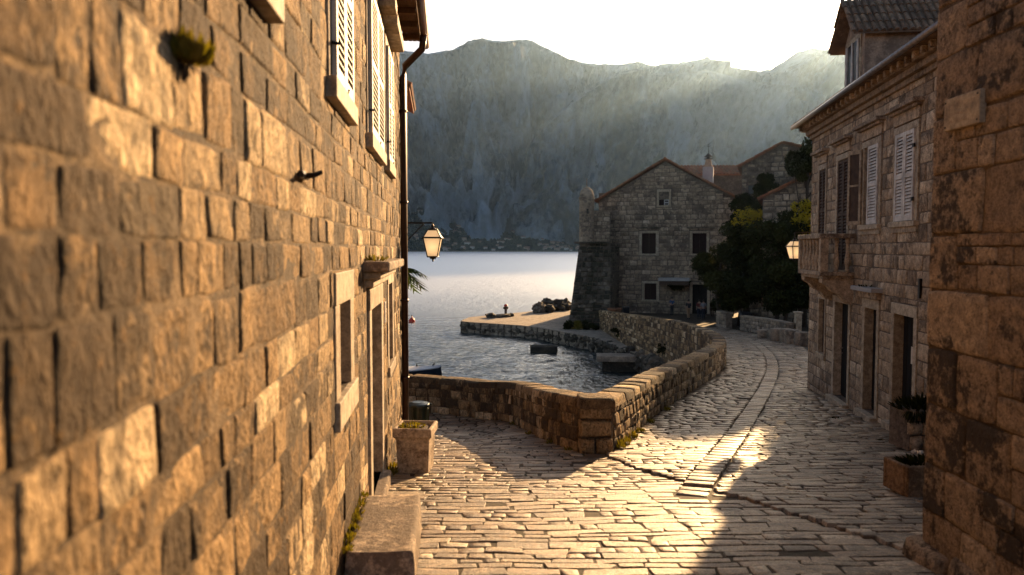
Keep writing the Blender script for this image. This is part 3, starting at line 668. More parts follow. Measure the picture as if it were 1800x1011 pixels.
while y < 47:
    rh = prng.uniform(.10, .23) if y < 14 else prng.uniform(.2, .3) if y < 24 else prng.uniform(.32, .45)
    yc = y + rh / 2; X = np.arange(-8, 24, .02); Yv = yc + SL * X
    ok = allowed(X, Yv); up = upper(X, Yv)
    if y > 8: ok &= ~((band_d(X, Yv) < .212) & (up | True)) if y < 44 else True
    # break lines: the change of level, and the long joint in the lower paving
    jx = np.interp(Yv, [5.8, 6.5, 8.0, 9.6], [1.93, 1.75, 1.62, 1.5]); side = (X > jx) & ~up & (Yv < 9.3)
    key = np.where(ok, 1 + up * 2 + side * 4, 0); ch = np.flatnonzero(np.diff(key)) + 1; st = np.concatenate([[0], ch]); en = np.concatenate([ch, [len(X)]])
    for a, b in zip(st, en):
        if key[a] == 0: continue
        xa, xe = X[a], X[b - 1] + .02; x = xa
        big = 1.25 if key[a] == 5 else 1.0
        while x < xe - .02:
            l = prng.choice([prng.uniform(.13, .3), prng.uniform(.28, .62)]) * big * (1 if y < 22 else 1.4)
            if xe - x - l < .2: l = xe - x
            if l > .05 and not (l < .4 and prng.random() < .018): pave_stone(x, x + l, y, y + rh, SL)
            x += l
    y += rh
# the raised band of small setts along the street
sB = 0.0
while sB < _bp.L - .3:
    l = prng.uniform(.2, .34); c = _bp.pos(np.array([sB + l / 2]))[0]; nrm = _bp.nrm(np.array([sB + l / 2]))[0]; dr = np.array([-nrm[1], nrm[0]])
    v, f = stone_geo(-.2, .2, -l / 2, l / 2, .04, 4, .4, prng, gap=.008, back=.004, tilt=.02, jit=.06, pillow=.08, edge=.09)
    P2 = c + v[:, :1] * nrm + v[:, 1:2] * dr; Z = gs(P2[:, 0] * 0 + c[0], P2[:, 1] * 0 + c[1]) + (gz(P2[:, 0], P2[:, 1]) - gz(c[0], c[1])) - .036 + v[:, 2]
    p = np.stack([P2[:, 0], P2[:, 1], Z], 1); geos.append((view_size(p.mean(0), .4, l * 3.3 / c[1]), p, f, float(prng.uniform(.35, 1)))); sB += l
lay_stones(geos, ('paving_stone', 'small_paving_stones'), M['pave'], street, True, 300, 8)

# ---- quay
QE = [(-4.3, 74.5), (-4.95, 70.6), (-4.6, 69.9), (-.83, 67.6), (1.87, 65.7), (4.54, 60.8), (6.5, 57.3), (7.3, 53.5), (8.1, 49.2), (8.2, 46.2), (8.5, 43.4)]
QZ = E - 6.92
qp = Path(QE, -1)
out = [tuple(p) for p in qp.pos(np.linspace(0, qp.L, 60))] + [(9.25, 42.6), (9.3, 47), (8.8, 54.4), (8.4, 64), (10, 66), (14, 84), (14, 96), (6.3, 86), (-1.2, 77.8)]
m = MB(); n = len(out)
m.add([(x, y, QZ) for x, y in out] + [(x, y, -1.2) for x, y in out], [tuple(range(n))[::-1]] + [(i, i + n, (i + 1) % n + n, (i + 1) % n) for i in range(n)])
quay = m.build('quay', M['quay'], kind='structure')
geos = []; s0 = 0
while s0 < qp.L - .2:
    l = prng.uniform(.55, 1.1); z = QZ - .02
    while z > -.35:
        h = prng.uniform(.24, .42); l2 = l; v, f = stone_geo(s0, s0 + l, z - h, z, prng.uniform(.04, .22), 5, 1.3, prng, gap=.02, back=.1, tilt=.12, jit=.3, pillow=.7, edge=.35)
        t = v[:, 0]; P2 = qp.pos(np.clip(t, 0, qp.L)) + qp.nrm(np.clip(t, 0, qp.L)) * v[:, 2:3]
        p = np.stack([P2[:, 0], P2[:, 1], np.minimum(v[:, 1], QZ - .005)], 1); geos.append((view_size(p.mean(0), l, h), p, f, float(prng.random()))); z -= h
    s0 += l
lay_stones(geos, ('quay_stone', 'quay_edge_stones'), M['rock'], quay, True, 300, 6)

# boulders along the foot of the quay edge, a few shapes shared by all
import bmesh
_bl = []
for i in range(7):
    bm = bmesh.new(); bmesh.ops.create_icosphere(bm, subdivisions=2, radius=1.0); sdv = Vector(RNG.uniform(0, 100, 3))
    for vv in bm.verts: vv.co *= 1 + .5 * mnoise.fractal(vv.co * 1.1 + sdv, 1.0, 2.0, 3)
    me = bpy.data.meshes.new('quay_boulder'); bm.to_mesh(me); bm.free(); me.materials.append(M['rock']); me.attributes.new('tone', 'FLOAT', 'POINT').data.foreach_set('value', np.full(len(me.vertices), i / 6, np.float32)); _bl.append(me)
s0 = .6
while s0 < qp.L - .3:
    y_ = qp.pos(np.array([s0]))[0][1]; rows = ((.78, .20), (.35, .30)) if y_ < 60 else ((.45, .26),)
    for zz, oo in rows:
        r = prng.uniform(.22, .42); p2 = qp.pos(np.array([s0]))[0] + qp.nrm(np.array([s0]))[0] * (oo - .1)
        o = bpy.data.objects.new('quay_boulder', _bl[int(prng.integers(0, 7))]); COL.objects.link(o); o.parent = quay; o.location = Vector(np.array([p2[0], p2[1], min(zz + prng.normal(0, .1), QZ - r * .7)]) - WL[quay]); o.scale = (r * 1.25, r, r * .8); o.rotation_euler = (prng.uniform(-.4, .4), prng.uniform(-.4, .4), prng.uniform(0, 6))
    s0 += prng.uniform(.38, .7)

# ---- harbour parapet: two walls meeting at a pier
def hR(s): y = PR.pos(np.asarray(s, float))[..., 1]; return np.interp(y, [0, 40, 54, 64, 70], [.86, .84, .62, .45, .45])
wall = thing('harbour_parapet', (1.34, 11.62, float(gz(1.3, 11.6))), 'low stone harbour parapet curving along the street with a pointed corner pier', 'wall')
TH = .46
def path_stones(P, s0, s1, hf, zb, faces_n, hr, lr, mat_i, flip=False, limit_geos=None, drop=0.0, res=None):
    rr = courses(s0, s1, 0, 1.0, (hr[0], hr[1]), lr, rng=prng)
    for (a, b, c, d) in rr:
        Yc = P.pos(np.array([(a + b) / 2]))[0][1]
        v, f = stone_geo(a, b, c, d, prng.uniform(.008, .026), res or (7 if Yc < 15 else 4), .7, prng, gap=.005, back=.012, tilt=.06, jit=.16, pillow=.12, edge=.13)
        t = np.clip(v[:, 0], 0, P.L); P2 = P.pos(t) + P.nrm(t) * (faces_n + (-v[:, 2] if flip else v[:, 2]))[:, None]
        z0, z1 = zb(t, P2), hf(t, P2); Z = z0 + (z1 - z0) * v[:, 1]
        p = np.stack([P2[:, 0], P2[:, 1], Z], 1); ff = f[:, ::-1] if flip else f
        limit_geos.append((view_size(p.mean(0), b - a, float((z1 - z0).mean()) * (d - c)), p, ff, float(prng.random())))
geos = []
def gstreet(t, P2): return gs(P2[:, 0], P2[:, 1])
gR = lambda t, P2: gz(P2[:, 0], P2[:, 1]) + .02
topR = lambda t, P2: gz(PR.pos(t)[:, 0], PR.pos(t)[:, 1]) + hR(t) - .12
gL = lambda t, P2: gz(P2[:, 0], P2[:, 1]) - .06
topL = lambda t, P2: gz(PL.pos(t)[:, 0], PL.pos(t)[:, 1]) + .86 - .12
path_stones(PR, .12, 26, topR, gR, 0.0, (.2, .34), (.16, .42), 0, limit_geos=geos)
path_stones(PR, 26, PR.L, topR, gR, 0.0, (.3, .4), (.4, .8), 0, limit_geos=geos, res=3)
path_stones(PL, .12, PL.L, topL, gL, 0.0, (.2, .34), (.14, .40), 0, limit_geos=geos)
zq = lambda t, P2: np.full(len(t), QZ - .05)
path_stones(PR, 12, PR.L, topR, zq, -TH, (.07, .12), (.28, .62), 0, flip=True, limit_geos=geos, res=4)
lay_stones(geos, ('stone', 'small_stones'), M['gold'], wall, True, 300, 7)
# core
def ribbon(P, s0, s1, n, f_in, f_out, zlo_in, zlo_out, ztop):
    t = np.linspace(s0, s1, n); a = P.pos(t) + P.nrm(t) * f_in; b = P.pos(t) + P.nrm(t) * f_out
    vs = np.concatenate([np.column_stack([a, zlo_in(t, a)]), np.column_stack([a, ztop(t, a)]), np.column_stack([b, ztop(t, a)]), np.column_stack([b, zlo_out(t, b)])]); fs = []
    for i in range(n - 1):
        for k in range(3): fs.append((k * n + i, k * n + i + 1, (k + 1) * n + i + 1, (k + 1) * n + i))
    for e in (0, n - 1): fs.append((e, n + e, 2 * n + e, 3 * n + e))
    return vs, fs
low = lambda t, P2: gz(P2[:, 0], P2[:, 1]) - .3
sea_l = lambda t, P2: np.full(len(t), -1.0)
for P, tp in ((PR, topR), (PL, topL)):
    vs, fs = ribbon(P, 0, P.L, 90, -.005, -TH + .005, low, sea_l, tp); mesh_obj('mortar_core', vs, fs, M['gold_mortar'], wall, .5)
# coping slabs
geos = []
for P, hf in ((PR, hR), (PL, lambda s: np.full(np.shape(s), .86))):
    s0 = .2
    while s0 < P.L - .1:
        l = min(prng.uniform(.45, 1.0), P.L - s0); k = 3 if P.pos(np.array([s0]))[0][1] > 22 else 5
        v, f = stone_geo(s0, s0 + l, -TH - .03, .03, .05, k + 1, .45, prng, gap=.006, back=.09, tilt=.02, jit=.04, pillow=.08, edge=.12)
        t = np.clip(v[:, 0], 0, P.L); P2 = P.pos(t) + P.nrm(t) * v[:, 1:2]; c0 = P.pos(t)
        Z = gz(c0[:, 0], c0[:, 1]) + hf(t) - .045 + v[:, 2]
        p = np.stack([P2[:, 0], P2[:, 1], Z], 1); geos.append((view_size(p.mean(0), l, .3), p, f, float(prng.random()))); s0 += l
lay_stones(geos, ('coping_stone', 'coping_stones'), M['gold'], wall, True, 300, 5)
# pier where the walls meet
zp = float(gz(1.3, 11.6)); pf = Fr((1.34, 11.60, 0), (1, 0)); pier = []
m = MB(); m.wbox(1.12, 1.56, 11.66, 12.15, zp - .4, zp + .74); m.build('pier_core', M['gold_mortar'], wall, tone=.5)
for (a, b, c, d) in ((-.27, .27, .54, .75), (-.28, .26, .25, .53), (-.28, -.02, -.05, .24), (-.01, .28, -.05, .24)):
    for (u0, u1, fr) in ((a, b, pf),):
        v, f = stone_geo(u0, u1, c, d, .05, 9, .8, RNG, gap=.007, back=.12, tilt=.05, jit=.08, pillow=.2, edge=.16)
        mesh_obj('corner_stone', fr.PA(v) + np.array([0, 0, zp]), f, M['gold'], wall, (.44, .477, .405, .99)[int((c + .1) * 7) % 4], True)
for c in ((1.07, 12.0, -.42), (1.61, 12.0, .42)):
    pass
v, f = stone_geo(-.31, .31, -.62, .0, .06, 8, .5, prng, gap=.004, back=.10, tilt=.02, jit=.05, pillow=.06, edge=.1)
mesh_obj('corner_coping', np.stack([v[:, 0] + 1.34, v[:, 1] + 12.14, v[:, 2] + zp + .82], 1), f, M['gold'], wall, .6, True)
# ================================================================== BUILDINGS
def stones_on(fr, rects, mat, parent, d=.035, rough=.7, names=('stone', 'small_stones'), limit=300, min_px=9, resf=None, tilt=.06, jit=.09, gap=.008, pillow=.35, edge=.18, mapper=None, dvar=.5, back=.03):
    geos = []
    for (a, b, c, e) in rects:
        ctr = fr.P((a + b) / 2, (c + e) / 2) if mapper is None else mapper(np.array([[(a + b) / 2, (c + e) / 2, 0]]))[0]
        r = resf(ctr) if resf else 4
        v, f = stone_geo(a, b, c, e, d * RNG.uniform(1 - dvar, 1 + dvar), r, rough, RNG, gap, back, tilt, jit, pillow, edge)
        p = fr.PA(v) if mapper is None else mapper(v)
        fs_ = 1.0
        if fr is not None: fs_ = abs(float(np.dot(fr.n, (np.array([0, 0, E]) - ctr)) / np.linalg.norm(np.array([0, 0, E]) - ctr)))
        geos.append((view_size(ctr, (b - a) * max(fs_, .1), e - c), p, f, float(RNG.random())))
    return lay_stones(geos, names, mat, parent, True, limit, min_px)

# ------------------------------------------------------------------ sunlit house whose wall runs along the street at the edge of the frame
FL = Fr((-.83, 0, E), (-115, 1300)); kL = math.hypot(115, 1300) / 1300
def gl(u): p = FL.P(u, 0); return float(gz(p[0], p[1])) - E
house = thing('stone_house', FL.P(8, gl(8) , -2), 'golden sunlit rough stone house with closed louvred shutters and a long receding wall', 'house')
Lops = {'w0': (2.35, 3.38, 1.2, 2.75), 'w1': (5.36, 6.28, 1.2, 2.75), 'w2': (7.9, 9.36, 1.2, 2.75), 'w3': (10.22, 11.12, 1.2, 2.75),
        'lw': (5.62, 6.24, -1.13, -.42), 'door': (7.9, 9.1, gl(8.5) + .1, -.65), 'lw2': (10.42, 11.12, -1.65, -.5)}
outer = []
for k, (a, b, c, d) in Lops.items():
    j = {'w0': .13, 'w1': .13, 'w2': .13, 'w3': .12, 'lw': .24, 'door': .32, 'lw2': .2}[k]
    if k == 'door': outer.append((a - j, b + j, -9, d + .24))
    else: outer.append((a - j, b + j, c - (.16 if k[0] == 'w' else .26), d + (.2 if k == 'lw' else .15)))
UL1 = 13.45
m = MB(); wall_face(m, FL, -2.0, UL1, -3.9, 3.75, list(Lops.values()), .32)
P = FL.P
for (a, b) in ((-2.0, UL1),):
    m.quad(P(a, -3.9, -6), P(b, -3.9, -6), P(b, 3.75, -6), P(a, 3.75, -6)); m.quad(P(b, -3.9, -6), P(b, -3.9, 0), P(b, 3.75, 0), P(b, 3.75, -6)); m.quad(P(a, -3.9, -6), P(a, -3.9, 0), P(a, 3.75, 0), P(a, 3.75, -6))
m.build('mortar_core', M['gold_mortar'], house, tone=.5)
rects = courses(.35, UL1, -3.7, 3.66, (.16, .27), (.17, .50), outer, rng=np.random.default_rng(21), lmul=lambda x: .85 + .35 * (x > 3))
stones_on(FL, rects, M['gold'], house, d=.007, rough=1.0, resf=lambda c: 18 if c[1] < 3.5 else 11 if c[1] < 6 else 7 if c[1] < 9 else 5, tilt=.02, jit=.14, gap=.002, pillow=.05, edge=.15, dvar=.7, back=.004)
# shutters and their frames
for k in ('w0', 'w1', 'w2', 'w3'):
    a, b, c, d = Lops[k]
    frame_parts(FL, (a, b, c, d), .13, .022, house, M['trim'], ('window_jamb', 'window_jamb', 'window_lintel', 'window_sill'), sillp=.055, sillh=.15)
    mm = MB(); mm.box(FL, a, b, c, d, -.30, -.27); mm.build('window_pane', M['void'], house)
    mm = MB(); mm.box(FL, a - .03, b + .03, c + .01, d - .01, -.01, .024); mm.build('shutter_backing', M['brown'], house)
    h = (a + b) / 2
    for (x0, x1) in ((a - .03, h - .004), (h + .004, b + .03)): shutter_leaf(FL, x0, x1, c + .005, d - .005, .026, house, M['white'], pitch=.058, th=.036)
    mm = MB(); mm.tube([P(a - .06, c + .25, .03), P(a - .02, c + .25, .075)], .012, 6); mm.tube([P(h, c - .04, .0), P(h, c - .04, .07), P(h, c + .03, .08)], .01, 6); mm.build('shutter_hook', M['iron'], house)
# ground-floor openings
frame_parts(FL, Lops['lw'], .22, .02, house, M['trim'], ('window_jamb', 'window_jamb', 'window_lintel', 'window_sill'), lint=.24, sillp=.03, sillh=.22)
frame_parts(FL, Lops['lw2'], .18, .018, house, M['trim'], ('window_jamb', 'window_jamb', 'window_lintel', 'window_sill'), lint=.17, sillp=.03, sillh=.14)
for k in ('lw', 'lw2'):
    a, b, c, d = Lops[k]; mm = MB(); mm.box(FL, a, b, c, d, -.31, -.25, 0); mm.build('window_shutter', M['oldwood'], house)
    for q in range(1, 4): mm = MB(); mm.box(FL, a + (b - a) * q / 4 - .006, a + (b - a) * q / 4 + .006, c, d, -.246, -.235); mm.build('shutter_joint', M['door'], house)
a, b, c, d = Lops['door']
frame_parts(FL, Lops['door'], .2, .03, house, M['trim'], ('door_jamb', 'door_jamb', 'door_lintel', 'door_sill'), lint=.22, skip_sill=True)
dr = MB(); dr.box(FL, a, b, c, d, -.31, -.27); door = dr.build('door', M['oldwood'], house)
for q in range(6): mm = MB(); mm.box(FL, a + (b - a) * q / 6 + .01, a + (b - a) * (q + 1) / 6 - .01, c + .05, d - .04, -.27, -.25); mm.build('door_plank', M['oldwood'], door)
mm = MB(); mm.box(FL, a - .1, b + .1, c - .35, c, -.3, .12); mm.build('doorstep', M['bench'], house, bevel=.02)
mm = MB(); mm.box(FL, 7.3, 9.75, -.23, -.13, -.05, .27); mm.build('door_cornice', M['bench'], house, bevel=.02)
mm = MB(); mm.box(FL, 7.42, 9.65, -.31, -.232, -.05, .17); mm.box(FL, 7.5, 9.55, -.4, -.312, -.05, .09); mm.build('cornice_moulding', M['trim'], house, bevel=.015)
mm = MB(); mm.box(FL, 9.52, 9.9, 3.05, 3.2, -.05, .2); mm.box(FL, 9.95, 11.4, 2.96, 3.12, -.05, .2); mm.build('window_cornice', M['trim'], house, bevel=.02)
mm = MB(); mm.box(FL, 9.42, 9.5, -.95, -.68, 0.03, .05); mm.build('number_plate', M['plate'], house, bevel=.004)
mm = MB(); mm.tube([P(4.18, .40, -.05), P(4.18, .41, .09), P(4.2, .43, .13)], [.02, .016, .012], 8); mm.tube([P(4.10, .41, .03), P(4.28, .41, .03)], .022, 6); mm.build('iron_peg', M['iron'], house)
# eave, gutter, pipe
rf = MB(); rf.hexa([P(-2, 3.76, .40), P(UL1 + .2, 3.76, .40), P(UL1 + .2, 5.9, -4), P(-2, 5.9, -4), P(-2, 3.82, .40), P(UL1 + .2, 3.82, .40), P(UL1 + .2, 5.96, -4), P(-2, 5.96, -4)]); roof = rf.build('roof', M['tile'], house, tone=.4)
roof_tiles(P(5.5, 3.83, .44), P(UL1 + .25, 3.83, .44), P(5.5, 4.13, -.16), P(UL1 + .25, 4.13, -.16), roof, 'roof_tile_rows')
for i in range(5): mm = MB(); mm.box(FL, 3, UL1 + .15, 3.735, 3.757, .005 + i * .078, .078 + i * .078 - .003, tone=.3); mm.build('eave_board', M['soffit'], roof)
for i in range(14):
    q = 4.0 + i * .7
    if q < UL1 + .1: mm = MB(); mm.box(FL, q, q + .09, 3.64, 3.734, .0, .37); mm.build('rafter_end', M['soffit'], roof, bevel=.01)
mm = MB(); mm.tube([P(2, 3.72, .47), P(UL1 + .3, 3.70, .47)], .065, 10); gut = mm.build('gutter', M['pipe'], house, smooth=True)
for i in range(9): mm = MB(); mm.tube([P(5.2 + i * .98, 3.70, .54), P(5.2 + i * .98, 3.79, .5)], .008, 5); mm.build('gutter_clip', M['iron'], gut)
mm = MB(); mm.tube([P(12.9, 3.68, .46), P(13.02, 3.45, .42), P(13.2, 3.2, .12), P(13.28, 3.02, .075), P(13.28, gl(13.3) - .02, .075)], .062, 12); pipe = mm.build('drainpipe', M['pipe'], house, smooth=True)
for v in (2.4, .8, -.95, -2.35): mm = MB(); mm.tube([P(13.28, v, .075), P(13.28, v + .045, .075)], .073, 12); mm.build('pipe_clamp', M['pipe'], pipe, smooth=True)

# ------------------------------------------------------------------ pale two-storey house with balcony and dormer on the far side of the street
FR = Fr((5.26, 0, E), (190, 1300), (-1300, 190)); kR = math.hypot(190, 1300) / 1300
def gr(u): p = FR.P(u, 0); return float(gs(p[0] - .3, p[1])) - E
R = FR.P
def ur(x, y): return FR.hit(x, y)[0]
UR0, UR1 = 10.4, 20.62
ph = thing('balcony_house', R(16, gr(16), -3), 'pale ashlar two-storey house with stone balcony, white shutters and three dark doorways', 'house')
def opx(xa, xb, c, d, ym): a, b = ur(xa, ym), ur(xb, ym); return (min(a, b), max(a, b), c, d)
Rops = {'A': opx(1577.5, 1611, .5, 2.15, 300), 'B': opx(1520, 1546, .5, 2.15, 330), 'C': opx(1473, 1491.5, -.5, 2.1, 340), 'D': opx(1440.5, 1452, -.1, 2.05, 350),
        'd1': opx(1467, 1491, gr(17.8) + .12, -1.28, 630), 'd2': opx(1519.5, 1540.5, gr(15.8) + .12, -1.25, 650), 'd3': opx(1571, 1606, gr(14) + .12, -1.23, 660), 'gw': opx(1440.5, 1450.5, -2.72, -1.3, 570)}
outer = []
for k, (a, b, c, d) in Rops.items():
    j = .16
    if k in 'AB': outer.append((a - j, b + j, c - .16, d + .45))
    elif k in 'CD': outer.append((a - .12, b + .12, c - .1, d + .4))
    elif k == 'gw': outer.append((a - .12, b + .12, c - .16, d + .14))
    else: outer.append((a - j, b + j, -9, d + .22))
m = MB(); wall_face(m, FR, UR0, UR1, -4.9, 3.1, list(Rops.values()), .24)
for n0 in (-8,): m.quad(R(UR0, -4.9, n0), R(UR1, -4.9, n0), R(UR1, 3.1, n0), R(UR0, 3.1, n0))
for u in (UR0, UR1):
    m.quad(R(u, -4.9, -8), R(u, -4.9, 0), R(u, 3.1, 0), R(u, 3.1, -8)); m.add([R(u, 3.1, 0), R(u, 3.1, -8), R(u, 6.0, -4.2)], [(0, 1, 2)])
m.build('mortar_core', M['pale_mortar'], ph, tone=.5)
rects = courses(UR0, UR1, -4.6, 3.08, (.2, .32), (.22, .52), outer, rng=np.random.default_rng(31))
stones_on(FR, rects, M['pale'], ph, d=.010, rough=.45, resf=lambda c: 5 if c[1] < 16 else 4, tilt=.025, jit=.07, gap=.004, pillow=.08, min_px=6, edge=.1, back=.008)
# quoin strip at the far corner
v = -4.4
while v < 3.0:
    h = RNG.uniform(.3, .42); w = RNG.uniform(.3, .55); mm = MB(); mm.box(FR, UR1 - .01, UR1 + .025, v, v + h - .012, -w, .02, tone=RNG.random()); mm.build('corner_stone', M['pale'], ph, bevel=.01); v += h
# windows
for k in ('A', 'B', 'C', 'D'):
    a, b, c, d = Rops[k]; w = .14 if k in 'AB' else .1
    frame_parts(FR, (a, b, c, d), w, .03, ph, M['trim'], ('window_jamb', 'window_jamb', 'window_lintel', 'window_sill'), sillp=.06, sillh=.1, skip_sill=k in 'CD', lint=.13)
    mm = MB(); mm.box(FR, a - w - .02, b + w + .02, d + .16, d + .36, -.1, .04); mm.build('window_frieze', M['pale'], ph, tone=.35)
    mm = MB(); mm.box(FR, a - w - .1, b + w + .1, d + .36, d + .41, -.1, .12); mm.box(FR, a - w - .16, b + w + .16, d + .412, d + .49, -.1, .2); mm.build('window_cornice', M['bench'], ph, bevel=.012, tone=.2)
    mm = MB(); mm.box(FR, a, b, c, d, -.23, -.19); pane = mm.build('window_pane', M['void'], ph)
    h = (a + b) / 2
    if k == 'A':
        for (x0, x1) in ((a + .005, h - .004), (h + .004, b - .005)): shutter_leaf(FR, x0, x1, c + .01, d - .01, .015, ph, M['white'], pitch=.062)
        mm = MB(); mm.box(FR, a + .01, b - .01, c + .01, d - .01, -.06, -.01); mm.build('shutter_backing', M['brown'], ph)
        for vv in (.85, 1.8): mm = MB(); mm.box(FR, a - .05, a + .03, vv, vv + .07, .05, .075); mm.build('shutter_hinge', M['iron'], ph)
    elif k == 'B':
        shutter_leaf(FR, a + .005, a + (b - a) * .66, c + .01, d - .01, .015, ph, M['white'], pitch=.062, back=M['brown'])
        mm = MB(); mm.box(FR, a + .01, a + (b - a) * .66, c + .01, d - .01, -.06, -.01); mm.build('shutter_backing', M['brown'], ph)
        # glazed casement standing open, hinged on the far jamb
        fo = Fr(R(b + .06, 0, .05), (FR.n * .42 + FR.u * .9)[:2]); sh = MB()
        W_ = .40
        for (x0, x1, y0, y1) in ((0, .06, c + .02, d - .02), (W_ - .06, W_, c + .02, d - .02), (.06, W_ - .06, c + .02, c + .1), (.06, W_ - .06, d - .1, d - .02), (.06, W_ - .06, 1.35, 1.39)): sh.box(fo, x0, x1, y0, y1, -.02, .02)
        cs = sh.build('open_casement', M['trim'], ph, tone=.1); g_ = MB(); g_.box(fo, .06, W_ - .06, c + .1, d - .1, -.004, .004); g_.build('casement_pane', M['oldwood'], cs)
    else:
        for (x0, x1) in ((a + .005, h - .004), (h + .004, b - .005)): shutter_leaf(FR, x0, x1, c + .01, d - .01, -.03, ph, M['oldwood'], pitch=.075, back=M['brown'])
    mm = MB(); mm.box(FR, a - .16, b + .16, c - .2, c - .102, -.02, .045) if k in 'AB' else mm.box(FR, a, b, c - .05, c - .01, -.1, .02); mm.build('sill_course', M['trim'], ph)
a, b, c, d = Rops['gw']
frame_parts(FR, Rops['gw'], .1, .03, ph, M['trim'], ('window_jamb', 'window_jamb', 'window_lintel', 'window_sill'), sillp=.03, sillh=.14)
mm = MB(); mm.box(FR, a, b, c, d, -.12, -.08); mm.build('window_shutter', M['oldwood'], ph)
for k in ('d1', 'd2', 'd3'):
    a, b, c, d = Rops[k]
    frame_parts(FR, Rops[k], .15, .03, ph, M['trim'], ('door_jamb', 'door_jamb', 'door_lintel', 'x'), skip_sill=True, lint=.2 if k != 'd1' else .14, depth=.22)
    dd = MB(); dd.box(FR, a, b, c, d, -.23, -.17); leaf = dd.build('door', M['door'], ph)
    n = 5
    for q in range(n): mm = MB(); mm.box(FR, a + (b - a) * q / n + .008, a + (b - a) * (q + 1) / n - .008, c + .04, d - .04, -.17, -.155); mm.build('door_plank', M['door'], leaf)
    mm = MB(); mm.tube([R(a + .12, c + 1.02, -.155), R(a + .12, c + 1.02, -.11), R(a + .2, c + 1.02, -.10)], .012, 6); mm.build('door_handle', M['iron'], leaf)
    if k == 'd3': mm = MB(); mm.box(FR, a + .30, a + .55, c + 1.18, c + 1.5, -.154, -.148); mm.build('paper_notice', M['paper'], leaf)
    if k == 'd1':
        mm = MB(); [mm.tube([R(b - .12, c + 1.05 + q * .12, -.155), R(b - .12, c + 1.05 + q * .12, -.125)], .02, 8) for q in range(2)]; mm.build('door_knob', M['zinc'], leaf)
    mm = MB(); mm.box(FR, a - .16, b + .16, c - .4, c - .004, -.22, .16, tone=.7); mm.build('doorstep', M['trim'], ph, bevel=.015)
a, b, c, d = Rops['d2']
mm = MB(); mm.box(FR, a - .3, b + .3, d + .36, d + .45, -.1, .24); mm.build('door_cornice', M['chim'], ph, bevel=.012); mm = MB(); mm.box(FR, a - .22, b + .22, d + .22, d + .358, -.1, .12); mm.build('cornice_moulding', M['pale'], ph, bevel=.012)
u_ = ur(1620, 507); mm = MB(); mm.box(FR, u_ - .04, u_ + .04, -.87, -.52, .0, .05); mm.build('iron_wall_tie', M['iron'], ph, bevel=.01)
# balcony
bal = MB(); B0, B1, BN = ur(1503, 470), ur(1503, 470) + 2.12, .74
bal.box(FR, B0, B1, -.62, -.52, -.05, BN); bal.box(FR, B0 + .05, B1 - .05, -.69, -.622, -.05, BN - .06); bc = bal.build('balcony', M['pale'], ph, bevel=.012, tone=.5)
mm = MB(); mm.box(FR, B0 - .02, B1 + .02, .23, .34, BN - .2, BN + .02); mm.box(FR, B0 - .02, B0 + .18, .231, .338, -.02, BN - .2); mm.box(FR, B1 - .18, B1 + .02, .231, .338, -.02, BN - .2); mm.build('balcony_rail', M['pale'], bc, bevel=.015, tone=.4)
for (x0, x1) in ((B0, B0 + .17), (B1 - .17, B1)): mm = MB(); mm.box(FR, x0, x1, -.52, .23, BN - .17, BN); mm.build('corner_post', M['pale'], bc, bevel=.01, tone=.3)
prof = [(r_ * .86, z_) for r_, z_ in ((.06, 0), (.06, .05), (.045, .06), (.055, .12), (.078, .22), (.07, .30), (.045, .42), (.036, .52), (.05, .56), (.036, .60), (.055, .66), (.06, .69), (.06, .75))]
def baluster(u, n):
    mm = MB(); mm.lathe((0, 0, 0), prof, 12, .3)
    if not hasattr(baluster, 'me'):
        o = mm.build('baluster', M['pale'], bc, smooth=True, origin=(0, 0, 0)); baluster.me = o.data
    else: o = bpy.data.objects.new('baluster', baluster.me); COL.objects.link(o); o.parent = bc
    o.location = Vector(R(u, -.52, n) - WL[bc])
for i in range(6): baluster(B0 + .17 + (B1 - B0 - .34) * (i + .5) / 6, BN - .085)
for i in range(2): baluster(B0 + .085, .14 + i * .24); baluster(B1 - .085, .14 + i * .24)
for u0 in (B0 + .08, B1 - .40):
    mm = MB(); pr = [(-.69, 0), (-.69, .66), (-.78, .66), (-.86, .52), (-.95, .46), (-1.06, .26), (-1.2, .16), (-1.28, 0)]
    A_ = [R(u0, v, n) for v, n in pr]; B_ = [R(u0 + .32, v, n) for v, n in pr]; k = len(pr)
    mm.add(A_ + B_, [tuple(range(k)), tuple(range(k, 2 * k))[::-1]] + [(i, (i + 1) % k, (i + 1) % k + k, i + k) for i in range(k)], .3); mm.build('balcony_corbel', M['pale'], bc, bevel=.012)
# cornice, eave, roof
for (v0, v1, n1) in ((2.98, 3.08, .08), (3.082, 3.2, .17), (3.202, 3.32, .27)): mm = MB(); mm.box(FR, UR0, UR1 + n1, v0, v1, -.1, n1, tone=.6); mm.build('eave_cornice', M['pale'], ph, bevel=.012)
for i in range(30): mm = MB(); q = UR0 + .2 + i * .345; mm.box(FR, q, q + .1, 3.205, 3.318, .27, .36, tone=RNG.random()); mm.build('cornice_bracket', M['pale'], ph, bevel=.01)
e0, e1 = R(UR0, 3.35, .46), R(UR1 + .3, 3.35, .46); r0, r1 = R(UR0, 6.0, -4.2), R(UR1 + .3, 6.0, -4.2); k0, k1 = R(UR0, 3.35, -8.4), R(UR1 + .3, 3.35, -8.4)
mm = MB(); mm.quad(e0, e1, r1, r0); mm.quad(k0, k1, r1, r0); mm.box(FR, UR0, UR1 + .3, 3.322, 3.345, -.1, .44); rf = mm.build('roof', M['oldtile'], ph, tone=.5)
roof_tiles(e0 + [0, 0, .01], e1 + [0, 0, .01], r0 + [0, 0, .01], r1 + [0, 0, .01], rf, step=.17, r=.066, mat=M['oldtile'])
mm = MB(); mm.tube([R(UR0, 3.36, .50), R(UR1 + .3, 3.34, .50)], .055, 8); mm.build('gutter', M['zinc'], ph, smooth=True)
